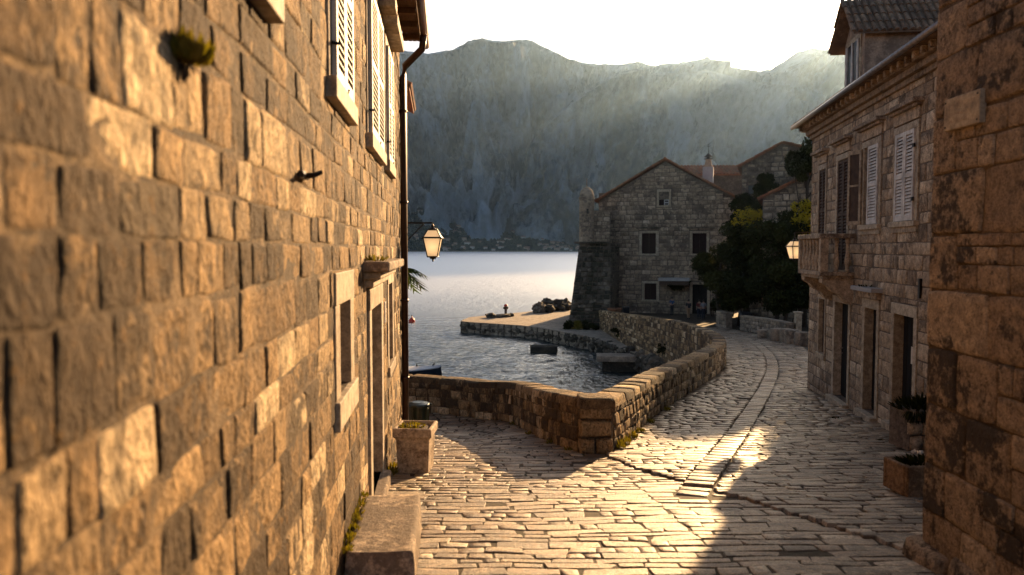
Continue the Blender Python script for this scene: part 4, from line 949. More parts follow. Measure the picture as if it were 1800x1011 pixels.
# dormer
du0, du1 = ur(1501, 130), ur(1468, 140); dn, dv0, dv1 = -.22, 3.45, 4.95; um = (du0 + du1) / 2; ap = 5.78
dm = MB()
dm.quad(R(du0, dv0, dn), R(du1, dv0, dn), R(du1, dv1, dn), R(du0, dv1, dn)); dm.add([R(du0, dv1, dn), R(du1, dv1, dn), R(um, ap - .08, dn)], [(0, 1, 2)])
for u in (du0, du1): dm.quad(R(u, dv0, dn), R(u, dv0, -4.2), R(u, dv1, -4.2), R(u, dv1, dn))
dorm = dm.build('dormer', M['plaster'], ph, tone=.4)
for s, u in ((-1, du0), (1, du1)):
    a0, a1 = R(u + s * .2, dv1 - .16, dn + .3), R(u + s * .2, dv1 - .16, -4.3); b0, b1 = R(um, ap, dn + .3), R(um, ap, -4.3)
    mm = MB(); z = np.array([0, 0, .05]); mm.hexa([a0, a1, b1, b0, a0 + z, a1 + z, b1 + z, b0 + z]); q = mm.build('dormer_roof', M['oldtile'], dorm, tone=.4)
    o = roof_tiles(a0 + z, a1 + z, b0 + z, b1 + z, dorm, 'dormer_tile_rows', step=.15, r=.056, rows=.3, mat=M['oldtile'])
fw = .3 * (du1 - du0)
mm = MB(); mm.box(FR, um - fw - .1, um + fw + .1, 3.6, 4.95, dn, dn + .03); mm.build('dormer_surround', M['trim'], dorm)
mm = MB(); mm.box(FR, um - fw, um + fw, 3.72, 4.82, dn + .03, dn + .04); mm.build('dormer_pane', M['void'], dorm)
mm = MB()
for q in (-fw, -.03, fw - .06): mm.box(FR, um + q, um + q + .06, 3.72, 4.82, dn + .04, dn + .07)
mm.build('dormer_sash', M['white'], dorm)

# ------------------------------------------------------------------ stained corner building closing the view on the street's near side
FC = Fr((3.5, 0, E), (0, 1), (-1, 0)); C_ = FC.P
ch = thing('corner_building', C_(4, -2.6, -.5), 'tall dark-stained block-and-rubble stone wall of a corner building, in shade', 'building')
UC = 6.18
m = MB(); m.box(FC, 1.2, UC - .012, -3.2, 6.0, -2.5, -.004); m.build('mortar_core', M['corner_mortar'], ch, tone=.5)
rg = np.random.default_rng(8); rects = []; v = -3.0; i = 0
while v < 5.0:
    h = rg.uniform(.36, .52); q = rg.uniform(.5, .78) if i % 2 else rg.uniform(.3, .45)
    rects.append((UC - q, UC, v, v + h)); u = UC - q
    if rg.random() < .6: q2 = rg.uniform(.4, .6); rects.append((u - q2, u, v, v + h)); u -= q2
    rects += courses(2.0, u, v, v + h, (.13, .26), (.16, .42), (), rng=rg); v += h; i += 1
stones_on(FC, rects, M['corner'], ch, d=.014, rough=.45, resf=lambda c: 10, tilt=.02, jit=.07, gap=.003, pillow=.04, edge=.07, min_px=5, back=.01)
v = -3.0
for i in range(18):
    h = .45; mm = MB(); mm.box(FC, UC - .02, UC + .012, v, v + h - .012, -.7, .0, tone=RNG.random()); mm.build('corner_stone', M['corner'], ch, bevel=.012); v += h
for (a, b, c, d, n) in ((5.75, 6.32, -2.95, -2.45, .12), (5.2, 5.74, -2.95, -2.40, .09), (4.6, 5.19, -2.95, -2.44, .11)):
    v_, f = stone_geo(a, b, c, d, n, 9, .7, RNG, gap=.006, back=.1, tilt=.03, jit=.1, pillow=.15, edge=.15); mesh_obj('plinth_stone', FC.PA(v_), f, M['corner'], ch, .8, True)
# inscribed slab on it
x0, v0 = FC.hit(1736, 155); x1, v1 = FC.hit(1672, 175); v2 = FC.hit(1736, 215)[1]
pl = thing('inscribed_plaque', C_((x0 + x1) / 2, (v0 + v2) / 2, .04), 'pale flat plaque with worn, faded lettering on the stained stone wall', 'plaque')
mm = MB(); mm.box(FC, x0, x1, v2, v0, .0, .055, tone=.3); mm.build('slab', M['trim'], pl, bevel=.008, tone=.2)
W_ = x1 - x0; Hh = v0 - v2
for (ly, lh, segs) in ((.66, .16, ((.12, .30), (.36, .5), (.56, .70), (.76, .86))), (.42, .10, ((.2, .32), (.38, .56), (.6, .74))), (.2, .12, ((.16, .27), (.33, .52), (.58, .68)))):
    for (sa, sb) in segs:
        k = int((sb - sa) / .028); mm = MB()
        for q in range(k):
            uu = x1 - W_ * (sa + (sb - sa) * (q + .2) / k); t = RNG.integers(0, 3)
            mm.box(FC, uu - .006, uu, v2 + Hh * ly, v2 + Hh * (ly + lh), .0552, .0562)
            if t: mm.box(FC, uu - .02, uu - .0065, v2 + Hh * (ly + lh * (.45 if t == 1 else .85)), v2 + Hh * (ly + lh * (.6 if t == 1 else 1)), .0552, .0562)
        mm.build('worn_engraving', M['planter'], pl, tone=.2)
for (uu, vv) in ((x0 + .025, v0 - .03), (x1 - .025, v0 - .03), (x0 + .025, v2 + .03), (x1 - .025, v2 + .03)):
    mm = MB(); mm.tube([C_(uu, vv, .05), C_(uu, vv, .06)], .008, 8); mm.build('fixing', M['iron'], pl)

# ------------------------------------------------------------------ gabled house on the water with its bastion
FH = Fr((8.18, 70.0, E), (math.cos(.314), -math.sin(.314))); H = FH.P; HW = 12.25
wh = thing('waterfront_house', H(6, -6.1, -4), 'grey stone gabled house on the waterfront with dark red shuttered windows and tiled roof', 'house')
EV, AP = 4.5, 8.05
top = lambda u: AP - abs(u - HW / 2) / (HW / 2) * (AP - EV) - .12
def oph(xa, xb, ya, yb): a, va = FH.hit(xa, (ya + yb) / 2); b, _ = FH.hit(xb, (ya + yb) / 2); mid = (xa + xb) / 2; return (a, b, FH.hit(mid, yb)[1], FH.hit(mid, ya)[1])
Hops = {'attic': oph(1158, 1176, 337, 361), 'f1': oph(1128, 1153, 410, 446), 'f2': oph(1217, 1242, 410, 446), 'g1': oph(1133, 1154, 498, 527), 'door': oph(1217, 1243, 500, 552), 'g2': oph(1258, 1275, 499, 515)}
a, b, c, d = Hops['door']; Hops['door'] = (a, b, -6.2, d)
m = MB(); ops = list(Hops.values()); wall_face(m, FH, 0, HW, -7.4, EV - .02, ops, .3)
m.add([H(0, EV - .02), H(HW, EV - .02), H(HW / 2, AP - .1)], [(0, 1, 2)]); DH = 13.0
m.quad(H(HW, -7.4, 0), H(HW, -7.4, -DH), H(HW, EV, -DH), H(HW, EV, 0)); m.quad(H(0, -7.4, 0), H(0, -7.4, -DH), H(0, EV, -DH), H(0, EV, 0))
m.add([H(0, -7.4, -DH), H(HW, -7.4, -DH), H(HW, EV, -DH), H(HW / 2, AP - .1, -DH), H(0, EV, -DH)], [(0, 1, 2, 3, 4)])
m.build('mortar_core', M['grey_mortar'], wh, tone=.5)
outer = [(a - .28, b + .28, c - .2, d + .3) for (a, b, c, d) in ops]
rects = courses(0, HW, -7.0, AP - .15, (.3, .5), (.36, .85), outer, rng=np.random.default_rng(41), top=top)
stones_on(FH, rects, M['grey'], wh, d=.025, rough=.6, resf=lambda c: 4, tilt=.03, jit=.12, gap=.012, pillow=.25, edge=.14, min_px=8.5)
FHs = Fr(H(HW, 0, 0), (-FH.n)[:2], FH.u[:2])
stones_on(FHs, courses(0, 8, -6.5, EV - .1, (.3, .5), (.4, .9), (), rng=RNG), M['grey'], wh, d=.03, resf=lambda c: 3, gap=.016, min_px=9, limit=20)
for k, o in Hops.items():
    a, b, c, d = o
    if k != 'g2': frame_parts(FH, o, .24 if k != 'attic' else .18, .06, wh, M['trim'], (('door' if k == 'door' else 'window') + '_jamb',) * 2 + (('door' if k == 'door' else 'window') + '_lintel', 'window_sill'), skip_sill=k == 'door', lint=.2, sillp=.05, sillh=.16)
    lf = M['door'] if k == 'door' else M['brown']
    for (x0, x1) in ((a, (a + b) / 2 - .01), ((a + b) / 2 + .01, b)):
        mm = MB(); mm.box(FH, x0, x1, c, d, -.2, -.14); s_ = mm.build('door_leaf' if k == 'door' else 'shutter', M['chim'] if (k == 'attic' and x0 > a) else lf, wh)
        mm = MB(); [mm.box(FH, x0 + .08, x1 - .08, c + (d - c) * q / 5 + .06, c + (d - c) * (q + 1) / 5 - .06, -.14, -.12) for q in range(5)]; mm.build('shutter_panels', lf, s_, kind='stuff')
    if k in ('f1', 'f2'): mm = MB(); mm.box(FH, a - .5, b + .5, d + .42, d + .56, -.05, .22); mm.build('window_cornice', M['bast'], wh, bevel=.03, tone=.3)
for s, (ue, ) in ((-1, (-.35,)), (1, (HW + .35,))):
    ve = EV - .15; p0, p1 = H(ue, ve, .3), H(ue, ve, -DH - .2); q0, q1 = H(HW / 2, AP + .02, .3), H(HW / 2, AP + .02, -DH - .2); z = np.array([0, 0, .1])
    mm = MB(); mm.hexa([p0, p1, q1, q0, p0 + z, p1 + z, q1 + z, q0 + z]); rf = mm.build('roof', M['tile'], wh, tone=.5)
    roof_tiles(p0 + z, p1 + z, q0 + z, q1 + z, rf, step=.3, r=.12, rows=.6, seg=4)
mm = MB(); mm.tube([H(HW / 2, AP + .12, .32), H(HW / 2, AP + .12, -DH)], .15, 8, tone=.3); mm.build('ridge_tiles', M['tile'], wh)
mm = MB(); mm.tube([H(HW + .06, EV - .2, .1), H(HW + .06, -6, .1)], .07, 8); mm.build('drainpipe', M['pipe'], wh)
# chimney
c0 = at(1244.5, 330, 72.5); mm = MB(); fc = Fr((c0[0], c0[1], E), FH.u[:2], FH.n[:2])
zb, zt = 4.6, at(1244, 294, 72.5)[2] - E
mm.box(fc, -.5, .5, zb, zt, -.5, .5); chm = mm.build('chimney', M['chim'], wh, bevel=.03)
mm = MB(); mm.hexa([fc.P(-.36, zt, -.36), fc.P(.36, zt, -.36), fc.P(.36, zt, .36), fc.P(-.36, zt, .36), fc.P(-.24, zt + .75, -.24), fc.P(.24, zt + .75, -.24), fc.P(.24, zt + .75, .24), fc.P(-.24, zt + .75, .24)]); mm.build('chimney_pot', M['grey'], chm, tone=.3)
mm = MB(); mm.lathe(fc.P(0, zt + .76, 0), [(.42, 0), (.42, .07), (.16, .08), (.16, .2), (.42, .21), (.36, .3), (.14, .5), (.03, .6), (.02, 1.5)], 12); mm.tube([fc.P(-.14, zt + 2.0, 0), fc.P(.14, zt + 2.0, 0)], .02, 5); mm.build('chimney_cowl', M['iron'], chm)
# awning with creeper
a0 = FH.hit(1160, 495); a1 = FH.hit(1214, 495)
mm = MB(); mm.box(FH, a0[0], a1[0], FH.hit(1190, 493)[1], FH.hit(1190, 488)[1], 0, 1.5); mm.build('canopy_slab', M['chim'], wh, bevel=.02)
mm = MB(); mm.box(FH, a0[0] + .1, a1[0] - .1, FH.hit(1190, 500)[1], FH.hit(1190, 493.5)[1], .05, 1.42); mm.build('canopy_beam', M['oldwood'], wh)

# bastion: battered corner with a sentry turret
bt = thing('bastion', (6.8, 66, QZ), 'dark battered stone bastion with a round domed sentry turret beside the water', 'bastion')
T = E + .45
b00, b10, b01, b11 = [np.array(p) for p in ((4.9, 64.4, QZ - .3), (8.55, 64.3, QZ - .3), (6.05, 66.2, T), (8.9, 66.9, T))]
l00, l10, l01, l11 = np.array((6.3, 78, QZ - .3)), b00, np.array((7.2, 76, T)), b01
mm = MB(); mm.quad(b00, b10, b11, b01); mm.quad(l00, l10, l11, l01); r0 = np.array((10.2, 70, QZ - .3)); r1 = np.array((10.2, 70, T)); mm.quad(b10, r0, r1, b11); mm.add([b01, b11, r1, l01], [(0, 1, 2, 3)]); mm.build('mortar_core', M['grey_mortar'], bt, tone=.3)
def bil(p00, p10, p01, p11):
    n = np.cross(p10 - p00, p01 - p00); n /= np.linalg.norm(n)
    if n[1] > 0: n = -n
    Wd, Hd = (np.linalg.norm(p10 - p00) + np.linalg.norm(p11 - p01)) / 2, np.linalg.norm(p01 - p00)
    def f(v):
        a = (v[:, 0] / Wd)[:, None]; b = (v[:, 1] / Hd)[:, None]
        return (p00 * (1 - a) + p10 * a) * (1 - b) + (p01 * (1 - a) + p11 * a) * b + n * v[:, 2:3]
    return f, Wd, Hd
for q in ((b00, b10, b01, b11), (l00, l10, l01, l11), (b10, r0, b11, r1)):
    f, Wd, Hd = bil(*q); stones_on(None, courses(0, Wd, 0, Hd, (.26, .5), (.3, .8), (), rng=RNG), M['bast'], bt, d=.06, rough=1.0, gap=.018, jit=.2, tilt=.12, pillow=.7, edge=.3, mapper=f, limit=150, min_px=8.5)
mm = MB(); mm.hexa([(5.5, 65.5, T), (8.75, 66.3, T), (8.9, 68, T), (5.75, 68, T), (5.5, 65.5, T + .16), (8.75, 66.3, T + .16), (8.9, 68, T + .16), (5.75, 68, T + .16)]); mm.build('ledge', M['bast'], bt, tone=.6, bevel=.03)
tc = np.array((6.75, 67.1, T + .16)); TR = .66
mm = MB(); mm.lathe(tc, [(TR, 0), (TR, 3.85), (TR + .07, 3.87), (TR + .07, 4.0), (TR, 4.02), (TR * .95, 4.3), (TR * .78, 4.62), (TR * .45, 4.86), (.07, 4.95), (.035, 5.0), (.035, 5.7)], 20, .4); tur = mm.build('turret', M['grey'], bt, tone=.35)
mp_ = lambda v: np.stack([tc[0] + (TR + v[:, 2]) * np.sin(v[:, 0] / TR), tc[1] - (TR + v[:, 2]) * np.cos(v[:, 0] / TR), tc[2] + v[:, 1]], 1)
stones_on(None, courses(-2.05, 2.05, 0, 3.83, (.2, .3), (.22, .4), (), rng=RNG), M['grey'], bt, d=.02, mapper=mp_, limit=0, gap=.014, names=('stone', 'turret_stones'))
mm = MB(); mm.wbox(tc[0] - .09, tc[0] + .09, tc[1] - TR - .06, tc[1] - TR + .05, tc[2] + 2.5, tc[2] + 2.95); mm.build('loophole', M['void'], bt)
mm = MB(); mm.wbox(7.25, 8.9, 67.0, 70.5, T + .16, E + 3.3); mm.build('link_wall', M['grey_mortar'], bt, tone=.4)
FB = Fr((7.25, 66.99, E), (1, 0)); stones_on(FB, courses(0, 1.6, .62, 3.28, (.25, .42), (.3, .55), (), rng=RNG), M['grey'], bt, d=.03, limit=0, gap=.014, names=('stone', 'link_wall_stones'))
mm = MB(); mm.wbox(7.2, 9.0, 66.95, 70.5, E + 3.302, E + 3.41); mm.build('wall_cap', M['grey'], bt, tone=.6)

# ------------------------------------------------------------------ houses behind
def gable_house(name, org, rot, w, dep, zg, ev, peak, label, mat, rng=RNG, hr=(.3, .5), ops=(), stones=True, st=.34):
    F = Fr((org[0], org[1], 0), (math.cos(rot), -math.sin(rot))); t = thing(name, F.P(w / 2, zg), label, 'house'); y0, y1 = 0, dep
    xm, ap = F.hit(*peak)
    topf = lambda u: ev + (ap - ev) * (u / xm if u < xm else (w - u) / (w - xm)) - .1
    mm = MB(); wall_face(mm, F, 0, w, zg, ev, ops, .3); mm.add([F.P(0, ev), F.P(w, ev), F.P(xm, ap)], [(0, 1, 2)])
    for u in (0, w): mm.quad(F.P(u, zg), F.P(u, zg, -(y1 - y0)), F.P(u, ev, -(y1 - y0)), F.P(u, ev))
    D = -(y1 - y0); mm.add([F.P(0, zg, D), F.P(w, zg, D), F.P(w, ev, D), F.P(xm, ap, D), F.P(0, ev, D)], [(0, 1, 2, 3, 4)])
    mm.build('mortar_core', M['grey_mortar'], t, tone=.5)
    if stones: stones_on(F, courses(0, w, max(zg, E - 5), ap - .1, hr, (.35, .8), [(a - .1, b + .1, c - .1, d + .1) for a, b, c, d in ops], rng=rng, top=topf), mat, t, d=.035, resf=lambda c: 3, gap=.016, jit=.12, limit=0, names=('stone', 'wall_stones'))
    for a, b, c, d in ops: mm = MB(); mm.box(F, a, b, c, d, -.29, -.2); mm.build('window', M['void'], t)
    for s in (0, 1):
        u, o = (0, -.3) if s == 0 else (w, .3); sl = (ap - ev) / (xm if s == 0 else w - xm); p0, p1 = F.P(u + o, ev - .3 * sl, .25), F.P(u + o, ev - .3 * sl, D); q0, q1 = F.P(xm, ap, .25), F.P(xm, ap, D); z = np.array([0, 0, .1])
        mm = MB(); mm.hexa([p0, p1, q1, q0, p0 + z, p1 + z, q1 + z, q0 + z]); rf = mm.build('roof', M['tile'], t, tone=.5); roof_tiles(p0 + z, p1 + z, q0 + z, q1 + z, rf, step=st, r=.13, rows=.7, seg=4)
    return t
o_ = at(1304, 292, 57.5); gable_house('hill_house', o_, .34, 8.4, 8, E - 6.0, o_[2], (1376, 253), 'broad grey stone house rising highest behind the waterfront house', M['grey'], ops=((.5, 1.1, at(1320, 340, 57)[2], at(1320, 325, 57)[2]),))
o_ = at(1341, 349, 49.5); gable_house('garden_house', o_, .36, 6.6, 6, E - 5.6, o_[2], (1432, 304), 'small grey stone house with a sloping red tile roof half hidden by trees', M['grey'])
# low annex with its ridge along the view
t = thing('annex_house', (20.5, 77, E - 6.5), 'low annex with a red tiled ridge between the two grey gables', 'house')
ax0, ax1 = at(1190, 300, 79)[0], at(1300, 300, 79)[0]; zr = at(1240, 293, 79)[2]
F = Fr((ax0, 75.5, 0), (1, 0)); mm = MB(); mm.box(F, 0, ax1 - ax0, E - 6.6, zr - 1.2, -7, 0); mm.build('wall', M['grey_mortar'], t, tone=.4)
z = np.array([0, 0, .1]); 
for s in (0, 1):
    p0, p1 = F.P(-.2, zr - 1.3, .3 if s == 0 else -7.3), F.P(ax1 - ax0, zr - 1.3, .3 if s == 0 else -7.3); q0, q1 = F.P(-.2, zr, -3.5), F.P(ax1 - ax0, zr, -3.5)
    mm = MB(); mm.hexa([p0, p1, q1, q0, p0 + z, p1 + z, q1 + z, q0 + z]); rf = mm.build('roof', M['tile'], t, tone=.3); roof_tiles(p0 + z, p1 + z, q0 + z, q1 + z, rf, step=.34, r=.13, rows=.7, seg=4)
# roof corner of the next house along the quay
t = thing('quay_house', (-4.6, 21.5, E - 4), 'rust-red roof corner of a house just past the drainpipe', 'house')
F = Fr((-3.42, 20.5, E), (-.10, 1)); mm = MB(); mm.box(F, 0, 3.2, -4.5, 4.5, -4, -.12); mm.build('wall', M['plaster'], t, tone=.5)
p0, p1, q0, q1 = F.P(-.25, 4.3, .62), F.P(3.4, 4.3, .62), F.P(-.25, 5.7, -2.2), F.P(3.4, 5.7, -2.2)
mm = MB(); mm.hexa([p0, p1, q1, q0, p0 + z, p1 + z, q1 + z, q0 + z]); rf = mm.build('roof', M['tile'], t, tone=.3); roof_tiles(p0 + z, p1 + z, q0 + z, q1 + z, rf, step=.24, r=.1)
ORD = ('first', 'second', 'third', 'fourth', 'fifth', 'sixth', 'seventh', 'eighth', 'ninth', 'tenth')
# ================================================================== THINGS
def gp(X, Y): return float(gs(X, Y))
# stone bench against the sunlit wall
u0, u1 = 5.55, 6.95; zt = FL.hit(680, 870)[1]; zt = -2.27
def bench_z(u): return gl(u)
bn = thing('stone_bench', P(6.2, gl(6.2), .3), 'mossy stone slab bench built against the golden wall', 'bench')
v, f = stone_geo(u0, u1, .02, .59, .10, 14, .35, RNG, gap=.0, back=.12, tilt=.0, jit=.02, pillow=.03, edge=.07)
mesh_obj('seat', np.stack([FL.P(0, 0)[0] + v[:, 0] * FL.u[0] + v[:, 1] * FL.n[0], FL.P(0, 0)[1] + v[:, 0] * FL.u[1] + v[:, 1] * FL.n[1], E - 2.44 + v[:, 2]], 1), f, M['bench'], bn, .5, True)
for (a, b) in ((u0 + .06, u0 + .42), (u1 - .42, u1 - .06)):
    mm = MB(); mm.box(FL, a, b, gl(b) - .1, -2.47, .03, .52, tone=RNG.random()); mm.build('support_block', M['bench'], bn, bevel=.02)
mm = MB(); mm.box(FL, u0 + .42, u1 - .42, gl(6.2) - .1, -2.48, .03, .45, tone=.2); mm.build('base_stone', M['bench'], bn, bevel=.02)
for i, u in enumerate(np.linspace(u0 + .1, u1 - .1, 7)):
    tuft('moss_clump', P(u, -2.34, .035), (.05, .09, RNG.uniform(.04, .11)), 60, .008, 'yellow-green moss clump, %s from the door, where the bench meets the wall' % ORD[6 - i], 'moss', group='moss along the back of the bench')
tuft('wall_fern', P(2.34, .575, .03), (.06, .07, .13), 260, .012, 'small green plant sprouting high on the rough golden wall', 'plant', M['leafm'])
tuft('wall_fern', P(2.34, .575, .02), (.03, .03, -.09), 40, .007, 'withered brown stems hanging below the small wall plant', 'plant', M['soil'])
tuft('cornice_weed', P(7.5, -.13, .12), (.1, .1, .12), 60, .012, 'dry yellow weeds growing on the stone cornice over the door', 'weed')
for i, u in enumerate((6.98, 9.9, 10.2, 12.2)): tuft('wall_weed', P(u, gl(u), .05), (.1, .16, .16), 70, .012, ('little weeds at the wall foot right behind the stone bench', 'little weeds at the wall foot just beyond the doorstep', 'little weeds at the wall foot between doorstep and planter', 'little weeds at the wall foot near the drainpipe')[i], 'weed', group='weeds at the foot of the golden wall')
# planter
pc = G(727, 841); pY = 10.0; pX = (727 - 900) / 1300 * pY; z0 = gp(pX, pY); 
pt = thing('planter', (pX, pY, z0), 'square tapered stone planter of dry soil beside the drainpipe', 'planter')
ang = -.07
def sq_lathe(profile, c, rot): mm = MB(); mm.lathe(c, profile, 4, .5, 0, math.pi / 4 + rot); return mm
k = math.sqrt(2)
q_ = .84
mm = sq_lathe([(r_ * k * q_, z_ * q_) for r_, z_ in ((.245, 0), (.25, .02), (.262, .35), (.272, .57), (.30, .60), (.315, .61), (.315, .735), (.30, .75), (.262, .75), (.25, .66), (.1, .66))], (pX, pY + .1, z0), ang); mm.build('pot', M['planter'], pt, bevel=.012, tone=.5)
mm = MB(); mm.lathe((pX, pY + .1, z0 + .56), [(.2 * k, 0), (.2 * k, .02), (.12, .05), (.02, .06)], 4, .5, 0, math.pi / 4 + ang); mm.build('soil', M['soil'], pt, smooth=False)
tuft('dry_plant', (pX - .06, pY + .1, z0 + .59), (.17, .17, .1), 150, .012, 'short dry moss and stalks in the square planter', 'plant')
# bin
bX, bY = (733 - 900) / 1300 * 14.2, 14.2; bz = gp(bX, bY)
bt_ = thing('litter_bin', (bX, bY, bz), 'dark green round plastic bin behind the square planter', 'bin')
mm = MB(); mm.lathe((bX, bY, bz), [(.17, 0), (.19, .02), (.205, .45), (.21, .62), (.19, .63)], 24); mm.build('body', M['binp'], bt_, smooth=False, bevel=.004)
mm = MB(); mm.lathe((bX, bY, bz + .62), [(.235, 0), (.24, .03), (.225, .06), (.12, .09), (.02, .095)], 24); mm.tube([(bX + .2, bY, bz + .66), (bX + .27, bY - .03, bz + .67)], .022, 6); mm.build('lid', M['binp'], bt_, bevel=.004)
mm = MB()
for q in range(10): a = q * .628; mm.tube([(bX + .2 * math.cos(a), bY + .2 * math.sin(a), bz + .05), (bX + .212 * math.cos(a), bY + .212 * math.sin(a), bz + .58)], .009, 5)
mm.build('rib', M['binp'], bt_, kind='stuff')
# lanterns
def lantern(name, c, s, arm, brace, label, ang=0.0):
    c = V3(c); t = thing(name, c, label, 'lantern', 'wall lanterns')
    r0, r1, h = .165 * s, .095 * s, .36 * s
    def ring(r, z): return [c + np.array([r * (cx * math.cos(ang) - cy * math.sin(ang)), r * (cx * math.sin(ang) + cy * math.cos(ang)), z]) for cx, cy in ((-1, -1), (1, -1), (1, 1), (-1, 1))]
    lo, up, ca = ring(r1, -h), ring(r0, 0), ring(.085 * s, .15 * s)
    for i in range(4):
        j = (i + 1) % 4; mm = MB(); mm.quad(lo[i], lo[j], up[j], up[i]); mm.build('pane', M['lamp'], t)
        mm = MB(); mm.quad(up[i] + [0, 0, .012 * s], up[j] + [0, 0, .012 * s], ca[j], ca[i]); mm.build('roof_pane', M['lamp'], t)
    mm = MB()
    for i in range(4):
        j = (i + 1) % 4
        mm.tube([lo[i], up[i]], .011 * s, 6); mm.tube([up[i], up[j]], .017 * s, 6); mm.tube([lo[i], lo[j]], .014 * s, 6); mm.tube([up[i], ca[i]], .011 * s, 6); mm.tube([ca[i], ca[j]], .013 * s, 6)
        mm.tube([up[i], up[i] + (up[i] - c) * .16 - np.array([0, 0, .02 * s])], .012 * s, 5)
    mm.build('frame', M['iron'], t)
    mm = MB(); mm.lathe(c + [0, 0, .15 * s], [(.09 * s, 0), (.06 * s, .03 * s), (.025 * s, .05 * s), (.03 * s, .08 * s), (.012 * s, .11 * s)], 10); mm.build('cap', M['iron'], t)
    mm = MB(); mm.lathe(c - [0, 0, h + .06 * s], [(.004, -.04 * s), (.02 * s, -.02 * s), (.012 * s, 0), (.05 * s, .03 * s), (.09 * s, .06 * s)], 10)
    for q in (-1, 1): mm.tube([c + [q * .05 * s, 0, -h], c + [q * .05 * s, 0, -h - .05 * s]], .008 * s, 5)
    mm.build('finial', M['iron'], t)
    mm = MB(); mm.tube([c + [0, 0, .26 * s], arm[0]], .014, 6); mm.tube([arm[0], arm[1]], .018, 6); mm.build('bracket_arm', M['iron'], t)
    mm = MB(); mm.tube([brace[0], brace[1]], .013, 6)
    pts = [V3(brace[0]) * (1 - q) + V3(arm[1]) * q + np.array([.05 * math.sin(q * 9), 0, .0]) for q in np.linspace(0, 1, 9)]; mm.tube(pts, .006, 5); mm.build('bracket_brace', M['iron'], t)
    lp = bpy.data.lights.new('lantern_bulb', 'POINT'); lo_ = bpy.data.objects.new('lantern_bulb', lp); lp.energy = .35; lp.color = (1, .7, .4); lp.shadow_soft_size = .04; COL.objects.link(lo_); lo_.parent = t; lo_.location = (0, 0, -.15 * s)
    return t
lY = 13.55; lX = (761 - 900) / 1300 * lY; lz = at(761, 418, lY)[2]
ax = P(13.44, 0, .04); zarm = at(761, 392, lY)[2]
lantern('wall_lantern', (lX, lY, lz), .96, ((lX, lY, zarm), (ax[0], lY, zarm)), ((ax[0], lY, zarm - .38), (ax[0] + .36, lY, zarm - .02)), 'glowing cream glass lantern on a black iron arm by the drainpipe')
rY = 20.72; rX = (1396 - 900) / 1300 * rY; rz = at(1396, 433, rY)[2]; za = at(1396, 409, rY)[2]
lantern('wall_lantern', (rX, rY, rz), .98, ((rX, rY, za), (rX + .5, rY, za)), ((rX + .42, rY, za - .3), (rX + .2, rY, za)), 'glowing cream glass lantern beside the stone balcony', .2)
# palm behind the sunlit house
pX, pY = -2.5, 16.0; pz = gp(pX, pY); pb = at(704, 478, pY)
pm = thing('palm_tree', (pX, pY, pz), 'palm with drooping fronds showing behind the drainpipe', 'palm')
mm = MB(); mm.tube([(pX, pY, pz - .1), (pX + .03, pY, (pz + pb[2]) / 2), (pX, pY, pb[2])], [.13, .11, .10], 8); mm.build('trunk', M['bark'], pm, smooth=True)
for i in range(16):
    a = i * 2.4; el = RNG.uniform(-.1, 1.1); L = RNG.uniform(.5, .72); vs = []; fs = []
    d = np.array([math.cos(a), math.sin(a), 0]); prev = None; pts = []
    for q in np.linspace(0, 1, 9): pts.append(pb[:3] * [0, 0, 1] + np.array([pX, pY, 0]) + d * L * q * math.cos(el * (1 - q * .5)) + np.array([0, 0, L * (q * math.sin(el) - .75 * q * q)]))
    sd_ = np.array([-d[1], d[0], 0])
    for q in range(1, 9):
        for s in (-1, 1):
            ln = .26 * math.sin(math.pi * (q / 9.5)) + .05; tip = pts[q] + sd_ * s * ln * .8 + d * ln * .6 - np.array([0, 0, ln * .55]); j = len(vs); vs += [pts[q - 1], pts[q], tip]; fs.append((j, j + 1, j + 2))
    mesh_obj('frond', np.array(vs), fs, M['palm'], pm, float(RNG.random()))
# weeds along the parapet foot
for i, s in enumerate((.35, .8, 1.4, 2.2, 3.4, 5.2)):
    c = PR.pos(np.array([s]))[0] + PR.nrm(np.array([s]))[0] * .07; tuft('parapet_weed', (*c, gp(*c)), (.09, .13, .2 if i < 3 else .1), 70, .012, 'yellow-green weeds at the street foot of the parapet, %s clump from the corner pier' % ORD[i], 'weed', group='weeds along the parapet foot')
for i, s in enumerate((.3, 1.1, 2.3, 4.0)):
    c = PL.pos(np.array([s]))[0] + PL.nrm(np.array([s]))[0] * .06; tuft('parapet_weed', (*c, gp(*c)), (.08, .12, .09), 50, .011, 'low weeds at the ramp foot of the parapet, %s clump from the corner pier' % ORD[i], 'weed', group='weeds on the ramp side of the parapet')
# trough, tub and plants by the pale house
tX, tY = at(1632, 880, 8.35)[0], 8.35; tz = gp(tX, tY)
tr = thing('stone_trough', (tX, tY, tz), 'low rough stone trough planted with dark leaves', 'trough')
F = Fr((tX - .30, tY - .1, tz), (1, .12)); mm = MB()
mm.box(F, 0, .95, 0, .36, -.06, 0); mm.box(F, 0, .95, 0, .36, -.46, -.4); mm.box(F, 0, .06, 0.001, .359, -.4, -.06); mm.box(F, .89, .95, .001, .359, -.4, -.06); mm.box(F, .06, .89, .01, .3, -.4, -.06)
mm.build('basin', M['trough'], tr, bevel=.02, tone=.5)
tuft('trough_plant', F.P(.42, .3, -.22), (.32, .15, .2), 220, .022, 'dark leafy plant spilling over in the stone trough', 'plant', M['leafd'])
tuft('trough_flower', F.P(.25, .45, -.2), (.06, .05, .08), 14, .02, 'small pale flower among the dark trough leaves', 'flower', M['plate'])
wX, wY = at(1632, 800, 11.6)[0], 11.6; wz = gp(wX, wY)
tb = thing('stone_tub', (wX, wY, wz), 'tall rough stone tub against the pale house wall', 'planter')
F = Fr((wX - .32, wY, wz), (1, .14))
